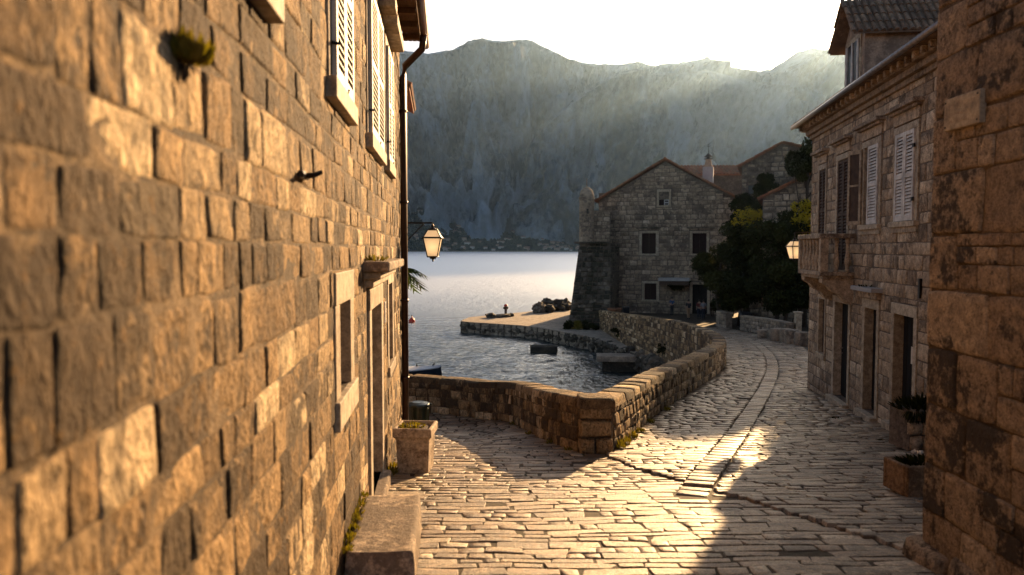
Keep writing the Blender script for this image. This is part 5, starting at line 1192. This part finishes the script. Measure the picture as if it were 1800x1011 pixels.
for i, (a, b) in enumerate(((0, .24), (.245, .46), (.465, .66))):
    x = 0
    while x < .7:
        l = RNG.uniform(.2, .4); v, f = stone_geo(x, min(x + l, .75), a, b, .04, 5, .8, RNG, gap=.006, back=.05, tilt=.1, jit=.1); mesh_obj('stone', F.PA(v), f, M['pale'], tb, float(RNG.random()), True); x += l
mm = MB(); mm.box(F, .01, .74, 0, .66, -.5, -.01); mm.build('core', M['pale_mortar'], tb, tone=.5)
tuft('tub_plant', F.P(.37, .62, -.2), (.42, .3, .3), 380, .022, 'dark bushy plant growing out of the tall stone tub', 'plant', M['leafd'])
tuft('tub_creeper', F.P(.1, .66, .05), (.2, .08, -.3), 80, .02, 'dark creeper hanging down the face of the stone tub', 'plant', M['leafd'])
for i, (x, y) in enumerate(((1610, 795), (1553, 778), (1470, 738))): c = G(x, y); tuft('doorway_weed', c, (.1, .1, .1), 40, .012, 'small dark weeds at the pale house foot, %s' % {1610: 'by the tub doorway', 1553: 'between two doorways', 1470: 'under the balcony'}[x], 'weed', M['leafd'], group='weeds at the foot of the pale house')
tuft('cornice_weed', R(*[(lambda o: ((o[0] + o[1]) / 2, o[3] + .45))(Rops['d2'])][0], .1), (.25, .06, .09), 60, .012, 'dark weeds growing on the small ledge over the middle doorway', 'weed', M['leafd'])

# ---- harbour
def jet():
    t = thing('stone_jetty', (7.2, 47.4, .5), 'flat pale stone jetty slab reaching out over the dark water', 'jetty')
    a, b = at(1050, 633, 48.6), at(1157, 634, 47.2); zt = QZ - .05
    F = Fr((5.55, 48.2, zt), (1, -.10)); mm = MB(); mm.box(F, 0, 3.4, -.36, 0, -1.0, .55, tone=.8); mm.build('slab', M['quay'], t, bevel=.02)
    mm = MB(); mm.box(F, .35, 3.4, -2.4, -.362, -.8, .35, tone=.1); mm.build('pier_block', M['rock'], t, bevel=.02)
jet()
def rock(name, p, r, label, group=None, mat='rock', sub=3):
    import bmesh
    bm = bmesh.new(); bmesh.ops.create_icosphere(bm, subdivisions=sub, radius=1.0); sdv = RNG.uniform(0, 100, 3)
    for vv in bm.verts:
        n = mnoise.fractal(Vector(vv.co * 1.3) + Vector(sdv), 1.0, 2.0, 4); vv.co *= 1 + .45 * n
        vv.co.x *= r[0]; vv.co.y *= r[1]; vv.co.z *= r[2]
    me = bpy.data.meshes.new(name); bm.to_mesh(me); bm.free(); me.materials.append(M[mat]); me.attributes.new('tone', 'FLOAT', 'POINT').data.foreach_set('value', np.full(len(me.vertices), RNG.random(), np.float32))
    o = bpy.data.objects.new(name, me); COL.objects.link(o); o.location = Vector(V3(p)); o.rotation_euler = (RNG.uniform(0, .4), 0, RNG.uniform(0, 6)); return tag(o, label, 'rock', group)
fx = at(957, 613, 56.5)
t = thing('mooring_block', (fx[0], 56.5, 0), 'dark weathered block standing alone in the choppy water', 'block')
v, f = stone_geo(0, 2.1, 0, .62, .1, 10, .8, RNG, gap=0, back=1.1, tilt=.02, jit=.2, pillow=.1, edge=.15); F = Fr((fx[0] - 1.05, 56.3, -.12), (1, 0)); mesh_obj('body', F.PA(v), f, M['rock'], t, .1, True)
mm = MB(); mm.box(F, .12, 2.0, .52, .60, -1.0, -.05, tone=0); mm.build('cap', M['rock'], t, bevel=.03)
for i, (x, y, Y, r) in enumerate(sorted(((950, 541, 80, .75), (962, 533, 82.5, .7), (944, 545, 79.5, .5), (973, 541, 82, .6), (984, 535, 83, .7), (992, 534, 84, .75), (997, 540, 83, .6), (966, 543, 80, .55), (985, 543, 82, .5)), reverse=True)):
    c = at(x, y, Y); rock('boulder', c, (r * 1.15, r, r * .75), 'dark rounded boulder, %s from the bastion in the heap at the quay end' % ORD[i], 'boulders heaped at the quay end')
for i, (x, y, r, Y) in enumerate(((1148, 606, .6, 44.8), (1165, 613, .75, 43.8), (1183, 620, .65, 42.8), (1197, 629, .55, 41.6), (1172, 644, .5, 41.6), (1185, 640, .5, 41.8), (1160, 646, .55, 41.9), (1130, 602, .4, 47.5), (1110, 597, .35, 50))):
    c = at(x, y, Y); c[2] = QZ + r * .1; c[0] = min(c[0], float(xr_path(Y)) - TH - .12); rock('shore_rock', c, (r, r * .9, r * .8), '%s rounded rock at the outer parapet foot, %s of its row by size' % ('large' if r > .56 else 'small', ORD[int(np.argsort(np.argsort([-.6, -.75, -.65, -.55, -.5, -.5, -.55, -.4, -.35]))[i])]), 'rocks at the outer foot of the parapet')
for (x, y, Y, r) in ((863, 558, 74, (.7, .5, .28)), (884, 557, 74.5, (1.0, .5, .22)), (898, 554, 75.5, (.4, .3, .2))):
    c = at(x, y, Y); c[2] = QZ + r[2] * .6
    lab = {863: 'grey stone block near the tip of the quay', 884: 'long low grey block at the foot of the red mooring post', 898: 'small dark lump beside the red mooring post'}[x]
    rock('quay_block', c, r, lab)
c = at(889, 553, 75.5); t = thing('mooring_post', (c[0], 75.5, QZ), 'small rust-red mooring post on the sunlit quay', 'bollard')
mm = MB(); mm.lathe((c[0], 75.5, QZ), [(.28, 0), (.14, .06), (.13, .7), (.26, .75), (.27, .95), (.1, 1.02)], 12); mm.build('post', M['pipe'], t); mm = MB(); mm.lathe((c[0], 75.5, QZ + 1.02), [(.16, 0), (.2, .08), (.12, .2), (.02, .24)], 12); mm.build('cap', M['red'], t)
c = at(724, 566, 80); t = thing('buoy', (c[0], 80, 0), 'red pointed buoy floating on the open water', 'buoy')
mm = MB(); mm.lathe((c[0], 80, -.18), [(.1, 0), (.3, .1), (.36, .3), (.3, .5), (.14, .66), (.05, .75), (.05, .86)], 16); mm.build('float', M['red'], t, smooth=True); mm = MB(); mm.tube([(c[0], 80, .68), (c[0], 80, .8)], .06, 8); mm.build('ring', M['iron'], t)
# boat
bt2 = thing('rowing_boat', (-6.6, 45.5, 0), 'navy hulled small boat with a pale deck cover moored below the parapet', 'boat')
def hull(L, Wd, z0, z1, n=14, flare=.8):
    vs = []; fs = []
    for i in range(n):
        q = i / (n - 1); w = Wd * (math.sin(min(1, q * 1.6 + .28) * math.pi / 2)) * (1 if q < .55 else max(0.02, math.cos((q - .55) / .45 * math.pi / 2) ** .7)); sh = .16 * q ** 2.5
        for s in (-1, -.75, 0, .75, 1): vs.append((q * L - L / 2, s * w * (1 if abs(s) == 1 else flare), (z1 + sh) if abs(s) == 1 else z0 + (.06 if abs(s) == .75 else 0)))
    for i in range(n - 1):
        for k in range(4): fs.append((i * 5 + k, i * 5 + k + 1, i * 5 + k + 6, i * 5 + k + 5))
    fs.append((0, 1, 2, 3, 4)); return np.array(vs), fs
off = np.array((-6.75, 45.6, 0)); v, f = hull(4.7, .85, -.2, .52); mesh_obj('hull', v + off, f, M['boat'], bt2, None, True)
n = 14; v2 = v.reshape(14, 5, 3); dk = [];  fs = []
for i in range(14): a, b = v2[i, 0], v2[i, 4]; dk += [a + [0, 0, .0], (a + b) / 2 + [0, 0, .12], b + [0, 0, .0]]
for i in range(13):
    for k in range(2): fs.append((i * 3 + k, i * 3 + k + 1, i * 3 + k + 4, i * 3 + k + 3))
mesh_obj('deck_cover', np.array(dk) + off, fs, M['boatw'], bt2, None, True)
mm = MB(); mm.wbox(-9.0, -7.6, 45.3, 45.9, .6, .72); mm.build('hatch', M['paper'], bt2, bevel=.03)
mm = MB(); mm.tube([(-4.95, 45.6, .7), (-4.8, 45.6, .9)], .05, 6); mm.tube([(-5.9, 45.6, .6), (-5.9, 45.6, .82)], .05, 6); mm.build('cleat', M['iron'], bt2)
mm = MB(); mm.tube([(-4.45, 45.6, .62), (-4.38, 45.55, .3), (-4.36, 45.5, -.1)], .03, 6); mm.build('fender', M['iron'], bt2)
mm = MB(); mm.tube([off + [q * 4.7 - 2.35, -.86 * (1 if q < .55 else max(.02, math.cos((q - .55) / .45 * math.pi / 2) ** .7)) * math.sin(min(1, q * 1.6 + .28) * math.pi / 2), .5 + .16 * q ** 2.5] for q in np.linspace(0, .98, 12)], .035, 5); mm.build('rubbing_strake', M['boatw'], bt2)

# ---- low wall, stumps, bins, furniture along the far street
lw = thing('garden_wall', (14, 40, gp(14, 40)), 'low rubble garden wall running beside the shaded street below the trees', 'wall')
LWP = Path([(13.75, 37.0), (14.0, 39), (14.15, 42), (13.95, 45)], -1)
def low_wall(P_, parent, h, s0=0):
    g2 = []; tp = lambda t, P2: gz(P2[:, 0], P2[:, 1]) + h
    path_stones(P_, s0, P_.L, tp, lambda t, P2: gz(P2[:, 0], P2[:, 1]) - .05, 0, (.22, .3), (.25, .6), 0, limit_geos=g2, res=4); lay_stones(g2, ('stone', 'small_stones'), M['grey'], parent, True, 120, 6)
    vs, fs = ribbon(P_, 0, P_.L, 20, -.01, -.4, lambda t, P2: gz(P2[:, 0], P2[:, 1]) - .2, lambda t, P2: gz(P2[:, 0], P2[:, 1]) - .2, tp); mesh_obj('mortar_core', vs, fs, M['grey_mortar'], parent, .6)
    s = 0
    while s < P_.L - .1:
        l = min(RNG.uniform(.6, 1.0), P_.L - s); t = np.array([s + .01, s + l - .01]); a = P_.pos(t) + P_.nrm(t) * .04; b = P_.pos(t) - P_.nrm(t) * .45; z = gz(a[:, 0], a[:, 1]) + h + .01
        mm = MB(); mm.hexa([(*a[0], z[0]), (*a[1], z[1]), (*b[1], z[1]), (*b[0], z[0]), (*a[0], z[0] + .09), (*a[1], z[1] + .09), (*b[1], z[1] + .09), (*b[0], z[0] + .09)], tone=RNG.random()); mm.build('coping_stone', M['grey'], parent); s += l
low_wall(LWP, lw, .8)
lw2 = thing('garden_wall', (13.6, 48, gp(13.6, 48)), 'short rubble wall end standing beyond the dark wheeled bin', 'wall')
low_wall(Path([(13.55, 46.6), (13.4, 47.6), (13.55, 49.2), (14.4, 50.6)], -1), lw2, .9)
c = at(1403, 590, 37); t = thing('gate_post', (c[0], 37, gp(c[0], 37)), 'pale square stone gate post at the end of the garden wall', 'post'); z = gp(c[0], 37)
mm = MB(); mm.wbox(c[0] - .14, c[0] + .14, 36.9, 37.2, z - .1, z + 1.35); mm.build('shaft', M['trim'], t, bevel=.02); mm = MB(); mm.wbox(c[0] - .18, c[0] + .18, 36.86, 37.24, z + 1.352, z + 1.43); mm.build('cap', M['trim'], t, bevel=.01)
for (x, Y, r, h, lab) in ((1342, 38.2, .26, .45, 'squat dark stone stump, first beyond the gate post row'), (1367, 36.6, .33, .62, 'rough round stone stump against the low garden wall'), (1384, 35.8, .30, .66, 'round stone stump with a flat top beside the gate post'), (1395, 35.0, .36, .66, 'broad dark stone stump in front of the gate post'), (1412, 34.0, .33, .62, 'pale smooth stone stump closest to the balcony house')):
    X = (x - 900) / 1300 * Y; z = gp(X, Y); t = thing('stone_stump', (X, Y, z), lab, 'stone stump', 'stone stumps beside the street')
    mm = MB(); mm.lathe((X, Y, z - .03), [(r * .95, 0), (r, .1), (r * 1.02, h * .8), (r * .95, h), (r * .8, h + .03)], 14, RNG.random()); mm.build('drum', M['grey'], t, bevel=.02)
def wbin(X, Y, s, lab):
    z = gp(X, Y); t = thing('wheeled_bin', (X, Y, z), lab, 'bin'); mm = MB(); mm.hexa([(X - .3 * s, Y - .3 * s, z + .06), (X + .3 * s, Y - .3 * s, z + .06), (X + .3 * s, Y + .3 * s, z + .06), (X - .3 * s, Y + .3 * s, z + .06), (X - .37 * s, Y - .37 * s, z + 1.05 * s), (X + .37 * s, Y - .37 * s, z + 1.05 * s), (X + .37 * s, Y + .37 * s, z + 1.05 * s), (X - .37 * s, Y + .37 * s, z + 1.05 * s)]); mm.build('body', M['binb'], t, bevel=.03)
    mm = MB(); mm.hexa([(X - .42 * s, Y - .42 * s, z + 1.06 * s), (X + .42 * s, Y - .42 * s, z + 1.06 * s), (X + .42 * s, Y + .42 * s, z + 1.1 * s), (X - .42 * s, Y + .42 * s, z + 1.1 * s), (X - .4 * s, Y - .4 * s, z + 1.12 * s), (X + .4 * s, Y - .4 * s, z + 1.12 * s), (X + .4 * s, Y + .4 * s, z + 1.2 * s), (X - .4 * s, Y + .4 * s, z + 1.2 * s)]); mm.build('lid', M['binb'], t, bevel=.02)
    for q in (-1, 1): mm = MB(); mm.tube([(X + q * .26 * s, Y + .25 * s, z + .09), (X + q * .32 * s, Y + .25 * s, z + .09)], .09, 12); mm.build('wheel', M['binb'], t)
wbin((1312 - 900) / 1300 * 45.4, 45.4, .88, 'black wheeled bin set in a gap of the low garden wall')
c = at(1100, 551, 61.5); wbin(c[0], 61.5, .72, 'black bin just behind the curved parapet near the bastion')
c = at(1080, 552, 62.5); t = thing('clay_pot', (c[0], 62.5, gp(c[0], 62.5)), 'rust-orange clay tub behind the parapet near the bastion', 'pot'); z = gp(c[0], 62.5)
mm = MB(); mm.lathe((c[0], 62.5, z), [(.4, 0), (.55, .5), (.62, .55), (.62, .66), (.5, .66), (.48, .56), (.05, .56)], 16, .5); mm.build('pot', M['tile'], t); mm = MB(); mm.lathe((c[0], 62.5, z + .57), [(.47, 0), (.3, .06), (.02, .1)], 12); mm.build('soil', M['soil'], t)
c = at(1262, 556, 62.3); X, Y = c[0], 62.3; z = gp(X, Y); t = thing('wooden_table', (X, Y, z), 'dark reddish wooden table and bench set against the waterfront house', 'table')
mm = MB(); mm.wbox(X - .6, X + .6, Y - .35, Y + .35, z + .7, z + .76); mm.build('table_top', M['pipe'], t)
for a in (-.5, .5):
    for b in (-.28, .28): mm = MB(); mm.wbox(X + a - .04, X + a + .04, Y + b - .04, Y + b + .04, z, z + .7); mm.build('leg', M['pipe'], t)
mm = MB(); mm.wbox(X - .6, X + .6, Y + .4, Y + .46, z + .4, z + 1.1); mm.build('back_board', M['pipe'], t)

# ---- people
def person(X, Y, h, face, top, legs, hairc, label, pose=0, bag=None):
    z = gp(X, Y); s = h / 1.7; t = thing('person', (X, Y, z), label, 'person'); ca, sa = math.cos(face), math.sin(face)
    def w(x, y, q): return (X + s * (x * ca - y * sa), Y + s * (x * sa + y * ca), z + s * q)
    def skin(name, joints, edges, mat, root=0):
        me = bpy.data.meshes.new(name); o_ = np.array([X, Y, z]); me.from_pydata([tuple(np.array(w(*j[:3])) - o_) for j in joints], edges, []); me.materials.append(mat)
        o = bpy.data.objects.new(name, me); COL.objects.link(o); o.parent = t
        md = o.modifiers.new('skin', 'SKIN'); md.use_smooth_shade = True
        for i, j in enumerate(joints): me.skin_vertices[0].data[i].radius = (j[3] * s, (j[4] if len(j) > 4 else j[3]) * s); me.skin_vertices[0].data[i].use_root = (i == root)
        sb = o.modifiers.new('sub', 'SUBSURF'); sb.levels = 1; sb.render_levels = 1; return o
    st = .16 if pose == 1 else .05; arm = .10
    J = [(0, 0, .93, .13, .10), (0, .01, 1.15, .125, .09), (0, .0, 1.36, .15, .095), (0, 0, 1.46, .055), (0, .01, 1.56, .085, .095), (0, .01, 1.66, .075, .085),
         (.17, 0, 1.38, .055), (.23, -.02, 1.12, .04), (.23, .05 + arm, .90, .032), (.23, .08 + arm, .80, .03), (-.17, 0, 1.38, .055), (-.23, -.02, 1.12, .04), (-.22, .03, .88, .032), (-.22, .04, .78, .03),
         (.09, 0, .86, .085), (.10, st * .6, .48, .06), (.10, st * .2 - .02, .08, .042), (.10, st * .2 + .14, .03, .034), (-.09, 0, .86, .085), (-.10, -st * .3, .48, .06), (-.10, -st, .08, .042), (-.10, -st + .14, .03, .034)]
    Eg = [(0, 1), (1, 2), (2, 3), (3, 4), (4, 5), (2, 6), (6, 7), (7, 8), (8, 9), (2, 10), (10, 11), (11, 12), (12, 13), (0, 14), (14, 15), (15, 16), (16, 17), (0, 18), (18, 19), (19, 20), (20, 21)]
    skin('body', J, Eg, M['skin'])
    g = .014
    def inf(ids): return [tuple(J[i][:3]) + tuple(r + g for r in J[i][3:]) for i in ids]
    skin('shirt', inf([0, 1, 2, 6, 7, 10, 11]), [(0, 1), (1, 2), (2, 3), (3, 4), (2, 5), (5, 6)], M[top])
    skin('trousers', inf([0, 14, 15, 16, 18, 19, 20]), [(0, 1), (1, 2), (2, 3), (0, 4), (4, 5), (5, 6)], M[legs])
    hv = MB(); hv.lathe(w(0, -.015, 1.585), [(.08 * s, -.03 * s), (.105 * s, .02 * s), (.10 * s, .09 * s), (.06 * s, .145 * s), (.01, .155 * s)], 12); hv.build('hair', M[hairc], t, smooth=True)
    for q in (.1, -.1):
        y0 = st * .2 if q > 0 else -st
        mm = MB(); f0 = Fr(w(q, y0, 0), (ca, sa), (-sa, ca)); mm.box(f0, -.045 * s, .045 * s, 0.0, .085 * s, -.07 * s, .19 * s); mm.build('shoe', M['darkc'], t, bevel=.02)
    if bag: mm = MB(); f0 = Fr(w(0, -.17, 1.18), (ca, sa), (-sa, ca)); mm.box(f0, -.13 * s, .13 * s, -.2 * s, .2 * s, -.07 * s, .06 * s); bo = mm.build('backpack', M[bag], None, bevel=.04); tag(bo, 'dark rucksack on the back of the walker in tan trousers', 'bag')
    return t
person((1182 - 900) / 1300 * 64.5, 64.5, 1.55, .3, 'blue', 'darkc', 'hair', 'person in a blue top standing alone by the house wall', 0)
person((1211 - 900) / 1300 * 57.5, 57.5, 1.52, .15, 'darkc', 'tan', 'hair', 'person in a dark top and tan trousers walking with a rucksack', 1, 'darkc')
person((1230 - 900) / 1300 * 57.8, 57.8, 1.50, -.1, 'redc', 'denim', 'hair', 'person in a dark red top walking before the open doorway', 1)
person((1237.5 - 900) / 1300 * 57.2, 57.2, 1.50, -.05, 'greyc', 'denim', 'hair', 'person in a pale grey top walking beside the one in red', 1)

# ---- trees and shrubs
def pxtree(name, x, y, Y, rx, rz, n, size, label, mat='leafd', second=None, base=None, clumps=18, ry=None, trunk_r=.14, hollow=.35, group=None, cat='tree'):
    c = at(x, y, Y); b = np.array((c[0] if base is None else base[0], Y if base is None else base[1], 0.0)); b[2] = float(gz(b[0], b[1])) - .04
    return tree(name, b, c, (rx, ry or rx, rz), n, size, label, M[mat], cat, group, clumps, trunk_r, second, hollow)
pxtree('broadleaf_tree', 1268, 462, 55, 2.1, 1.9, 6480, .13, 'dark round tree overhanging the canopy at the waterfront house', clumps=22)
pxtree('broadleaf_tree', 1316, 432, 51, 2.2, 2.3, 7200, .13, 'dark tree with a top coloured sunlit yellow in the middle of the street trees', second=(at(1318, 388, 50.2), (1.3, .9, .9), 750), clumps=24)
pxtree('broadleaf_tree', 1366, 440, 47.5, 2.2, 2.7, 11000, .12, 'tall dark dense tree behind the low garden wall', clumps=26)
pxtree('broadleaf_tree', 1408, 428, 44.5, 1.3, 3.0, 8000, .11, 'dark tree with leaves coloured sunlit yellow next to the balcony', second=(at(1414, 380, 43.8), (.75, .7, 1.5), 850), clumps=20)
pxtree('broadleaf_tree', 1300, 505, 49.5, 2.4, 1.7, 7000, .13, 'low dark spreading tree above the gap in the garden wall', clumps=20)
pxtree('broadleaf_tree', 1380, 510, 43.5, 1.9, 1.5, 7000, .12, 'low dark bushy tree over the stone stumps', clumps=20)
pxtree('cypress_tree', 1345, 348, 56, 1.3, 1.7, 5000, .14, 'dark bushy evergreen growing between the two grey gables', clumps=16)
pxtree('cypress_tree', 1312, 388, 56.5, 1.1, 2.5, 5000, .14, 'dark evergreen close against the side of the waterfront house', clumps=16)
pxtree('hillside_tree', 1420, 288, 48, 1.25, 1.6, 7000, .12, 'dark tree top showing above the roofs beside the pale house', clumps=12, hollow=.5)
c = np.array((24.0, 53.0, E + 6.2)); tree('hillside_tree', (24, 53, float(gz(24, 53)) - .05), c, (3.5, 2.6, 3.3), 16000, .17, 'tall dark tree added behind the pale balcony house to shade the street', M['leafd'], 'tree', None, 24, .2)  # mostly hidden tree, added and sized to cast the shadow across the street
c = np.array((29.5, 56.0, E + 5.0)); tree('hillside_tree', (29.5, 56, float(gz(29, 56)) - .05), c, (4, 2.8, 3.6), 9000, .16, 'broad dark tree standing furthest behind the pale balcony house', M['leafd'], 'tree', None, 24, .2)
tree('sun_blocking_shrub', (18.5, 61.8, float(gz(18.5, 61.8)) - .05), (18.7, 62.3, float(gz(18.5, 61.8)) + 1.8), (2.0, 1.5, 2.1), 8000, .13, 'dark shrub added to block sunlight in the gap beside the waterfront house', M['leafd'], 'shrub', None, 26, .08, hollow=.15)  # shrub added to stop sun leaking between the houses onto the street
for i, (x, y, Y, r) in enumerate(((1000, 566, 63.5, (1.0, .6, .55)), (1016, 569, 63.2, (.8, .5, .6)), (1031, 568, 63.0, (.7, .5, .5)), (1046, 570, 62.6, (.45, .35, .55)))):
    c = at(x, y, Y); c[2] = QZ; v, f, tn, _ = leaves(c + [0, 0, r[2] * .45], r, 900, .09, clumps=9, hollow=.2); o = mesh_obj('bastion_shrub', v, f, M['leafd' if i != 1 else 'leafm'], None, tn, origin=c); tag(o, ('broad dark shrub at the seaward foot of the bastion', 'greener shrub second from the bastion edge', 'low dark shrub at the middle of the bastion foot', 'small round dark shrub by the end of the parapet')[i], 'shrub', 'shrubs at the foot of the bastion')
cp = FH.P((a0[0] + a1[0]) / 2, FH.hit(1186, 497)[1], .8); v, f, tn, _ = leaves(cp - [0, 0, .1], (1.6, .7, .4), 1500, .1, clumps=14, hollow=.3); o = mesh_obj('creeper', v, f, M['leafd'], None, tn); tag(o, 'dark creeper draped over the canopy of the waterfront house', 'creeper')
for i, (x, y) in enumerate(((1184, 572), (1256, 588), (1240, 580), (1100, 566))):
    s = np.argmin([abs(proj((*PR.pos(np.array([q]))[0], 5.0))[0] - x) + (0 if PR.pos(np.array([q]))[0][1] > 28 else 900) for q in np.linspace(0, PR.L, 300)]) / 299 * PR.L
    c = PR.pos(np.array([s]))[0] - PR.nrm(np.array([s]))[0] * (TH + .12); z = float(gz(*c)) - .9
    v, f, tn, _ = leaves((*c, z), (.5, .3, .55), 350, .07, clumps=6, hollow=.2); o = mesh_obj('wall_creeper', v, f, M['leafd'], None, tn); tag(o, 'dark creeper clump on the outer parapet face, %s' % ('below the middle of the curve', 'at the sharpest bend', 'just before the sharpest bend', 'close to the bastion')[i], 'creeper', 'creepers on the outer parapet face')

# ---- far shore: houses one by one, woods as a mass
hr_ = np.random.default_rng(12); k = 0
wmat = [mat_plain('shore_house_wall_%s' % n, c, .9, var=.12, scale=.05) for n, c in (('cream', (.38, .34, .28)), ('white', (.46, .45, .42)), ('ochre', (.34, .27, .2)))]
rmat = mat_plain('shore_house_roof', (.20, .12, .09), .9, var=.2, scale=.1); gmat = mat_plain('shore_window', (.05, .05, .055), .4, var=.1)
def hill_z(x, Y):  # height of the wooded hill under photo column x
    ys = np.interp(x, [-500, 200, 560, 640, 700, 740, 790, 850, 930, 1010, 1100, 1300], [280, 290, 305, 326, 345, 362, 387, 403, 410, 415, 422, 430])
    e = ray(x, ys)[2] / ray(x, ys)[1]; return np.clip((Y - 1880) / 240, 0, 1) * (e * 2120 + E + 2) - 2
labs = {0: 'cream', 1: 'white', 2: 'ochre'}
for i in range(96):
    x = hr_.choice([hr_.uniform(730, 1012), hr_.normal(985, 22), hr_.normal(825, 26)], p=[.5, .3, .2]); x = float(np.clip(x, 722, 1016))
    Y = 1886 + 215 * hr_.random() ** 1.5; X = (x - 900) / 1300 * Y; z = float(hill_z(x, Y)); w, d, h = hr_.uniform(7, 15), hr_.uniform(7, 10), hr_.uniform(5.5, 10); c = int(hr_.integers(0, 3)); a = hr_.normal(0, .25)
    F = Fr((X, Y, z), (math.cos(a), math.sin(a))); mm = MB(); mm.box(F, -w / 2, w / 2, -6, h, -d, 0, mi=0)
    e = .6; A_, B_, C2, D2 = F.P(-w / 2 - e, h, e), F.P(w / 2 + e, h, e), F.P(w / 2 + e, h, -d - e), F.P(-w / 2 - e, h, -d - e); r1, r2 = F.P(-w / 2, h + 2.4, -d / 2), F.P(w / 2, h + 2.4, -d / 2)
    mm.add([A_, B_, C2, D2, r1, r2], [(0, 1, 5, 4), (2, 3, 4, 5), (1, 2, 5), (3, 0, 4), (0, 3, 2, 1)], mi=1)
    nw = int(w / 3)
    for r in range(int(h / 3)):
        for q in range(nw): u = -w / 2 + (q + .5) * w / nw; mm.box(F, u - .5, u + .5, r * 3 + 1.2, r * 3 + 2.5, .0, .08, mi=2)
    o = mm.build('shore_house', [wmat[c], rmat, gmat]); tag(o, 'tiny %s %s house %s, %s' % ('wide' if w > 12 else 'narrow' if w < 9 else 'squat' if h < 7.5 else 'tall', labs[c], 'at the far waterline' if Y < 1905 else 'low on the far slope' if Y < 1950 else 'up the wooded far slope', 'by the wall lantern' if x < 790 else 'past the wall lantern' if x < 850 else 'mid-shore' if x < 930 else 'nearing the bastion' if x < 985 else 'by the bastion turret'), 'house', 'houses on the far shore')
nW = 9000; xs = hr_.uniform(500, 1120, nW); Ys = 1884 + 236 * hr_.random(nW); Zs = hill_z(xs, Ys); Xs = (xs - 900) / 1300 * Ys; vs = []; fs = []; ts = []
base = np.array([[0, 0, 1.0], [1, 0, .3], [.3, .9, .35], [-.8, .6, .3], [-.8, -.6, .3], [.3, -.95, .35], [0, 0, -.5]]); ff = [(0, i, i % 5 + 1) for i in range(1, 6)] + [(6, i % 5 + 1, i) for i in range(1, 6)]
for i in range(nW):
    r = hr_.uniform(2.2, 5.5); vs.append(base * [r, r, r * hr_.uniform(.8, 1.5)] + [Xs[i], Ys[i], Zs[i] + r * .3] + hr_.normal(0, .4, (7, 3))); ts.append(np.full(7, hr_.random())); fs += [tuple(q + i * 7 for q in t_) for t_ in ff]
wd = mesh_obj('shore_woods', np.concatenate(vs), fs, mat_leaf('far_woods', [(.028, .036, .026), (.045, .055, .035), (.065, .072, .045)], .0), None, np.concatenate(ts), False, kind='stuff')
mm = MB(); mm.wbox(-700, 400, 1876, 1882, -1, 2.2); o = mm.build('far_quay_wall', M['quay'], tone=.5); tag(o, 'thin pale quay wall along the far shore', 'wall')
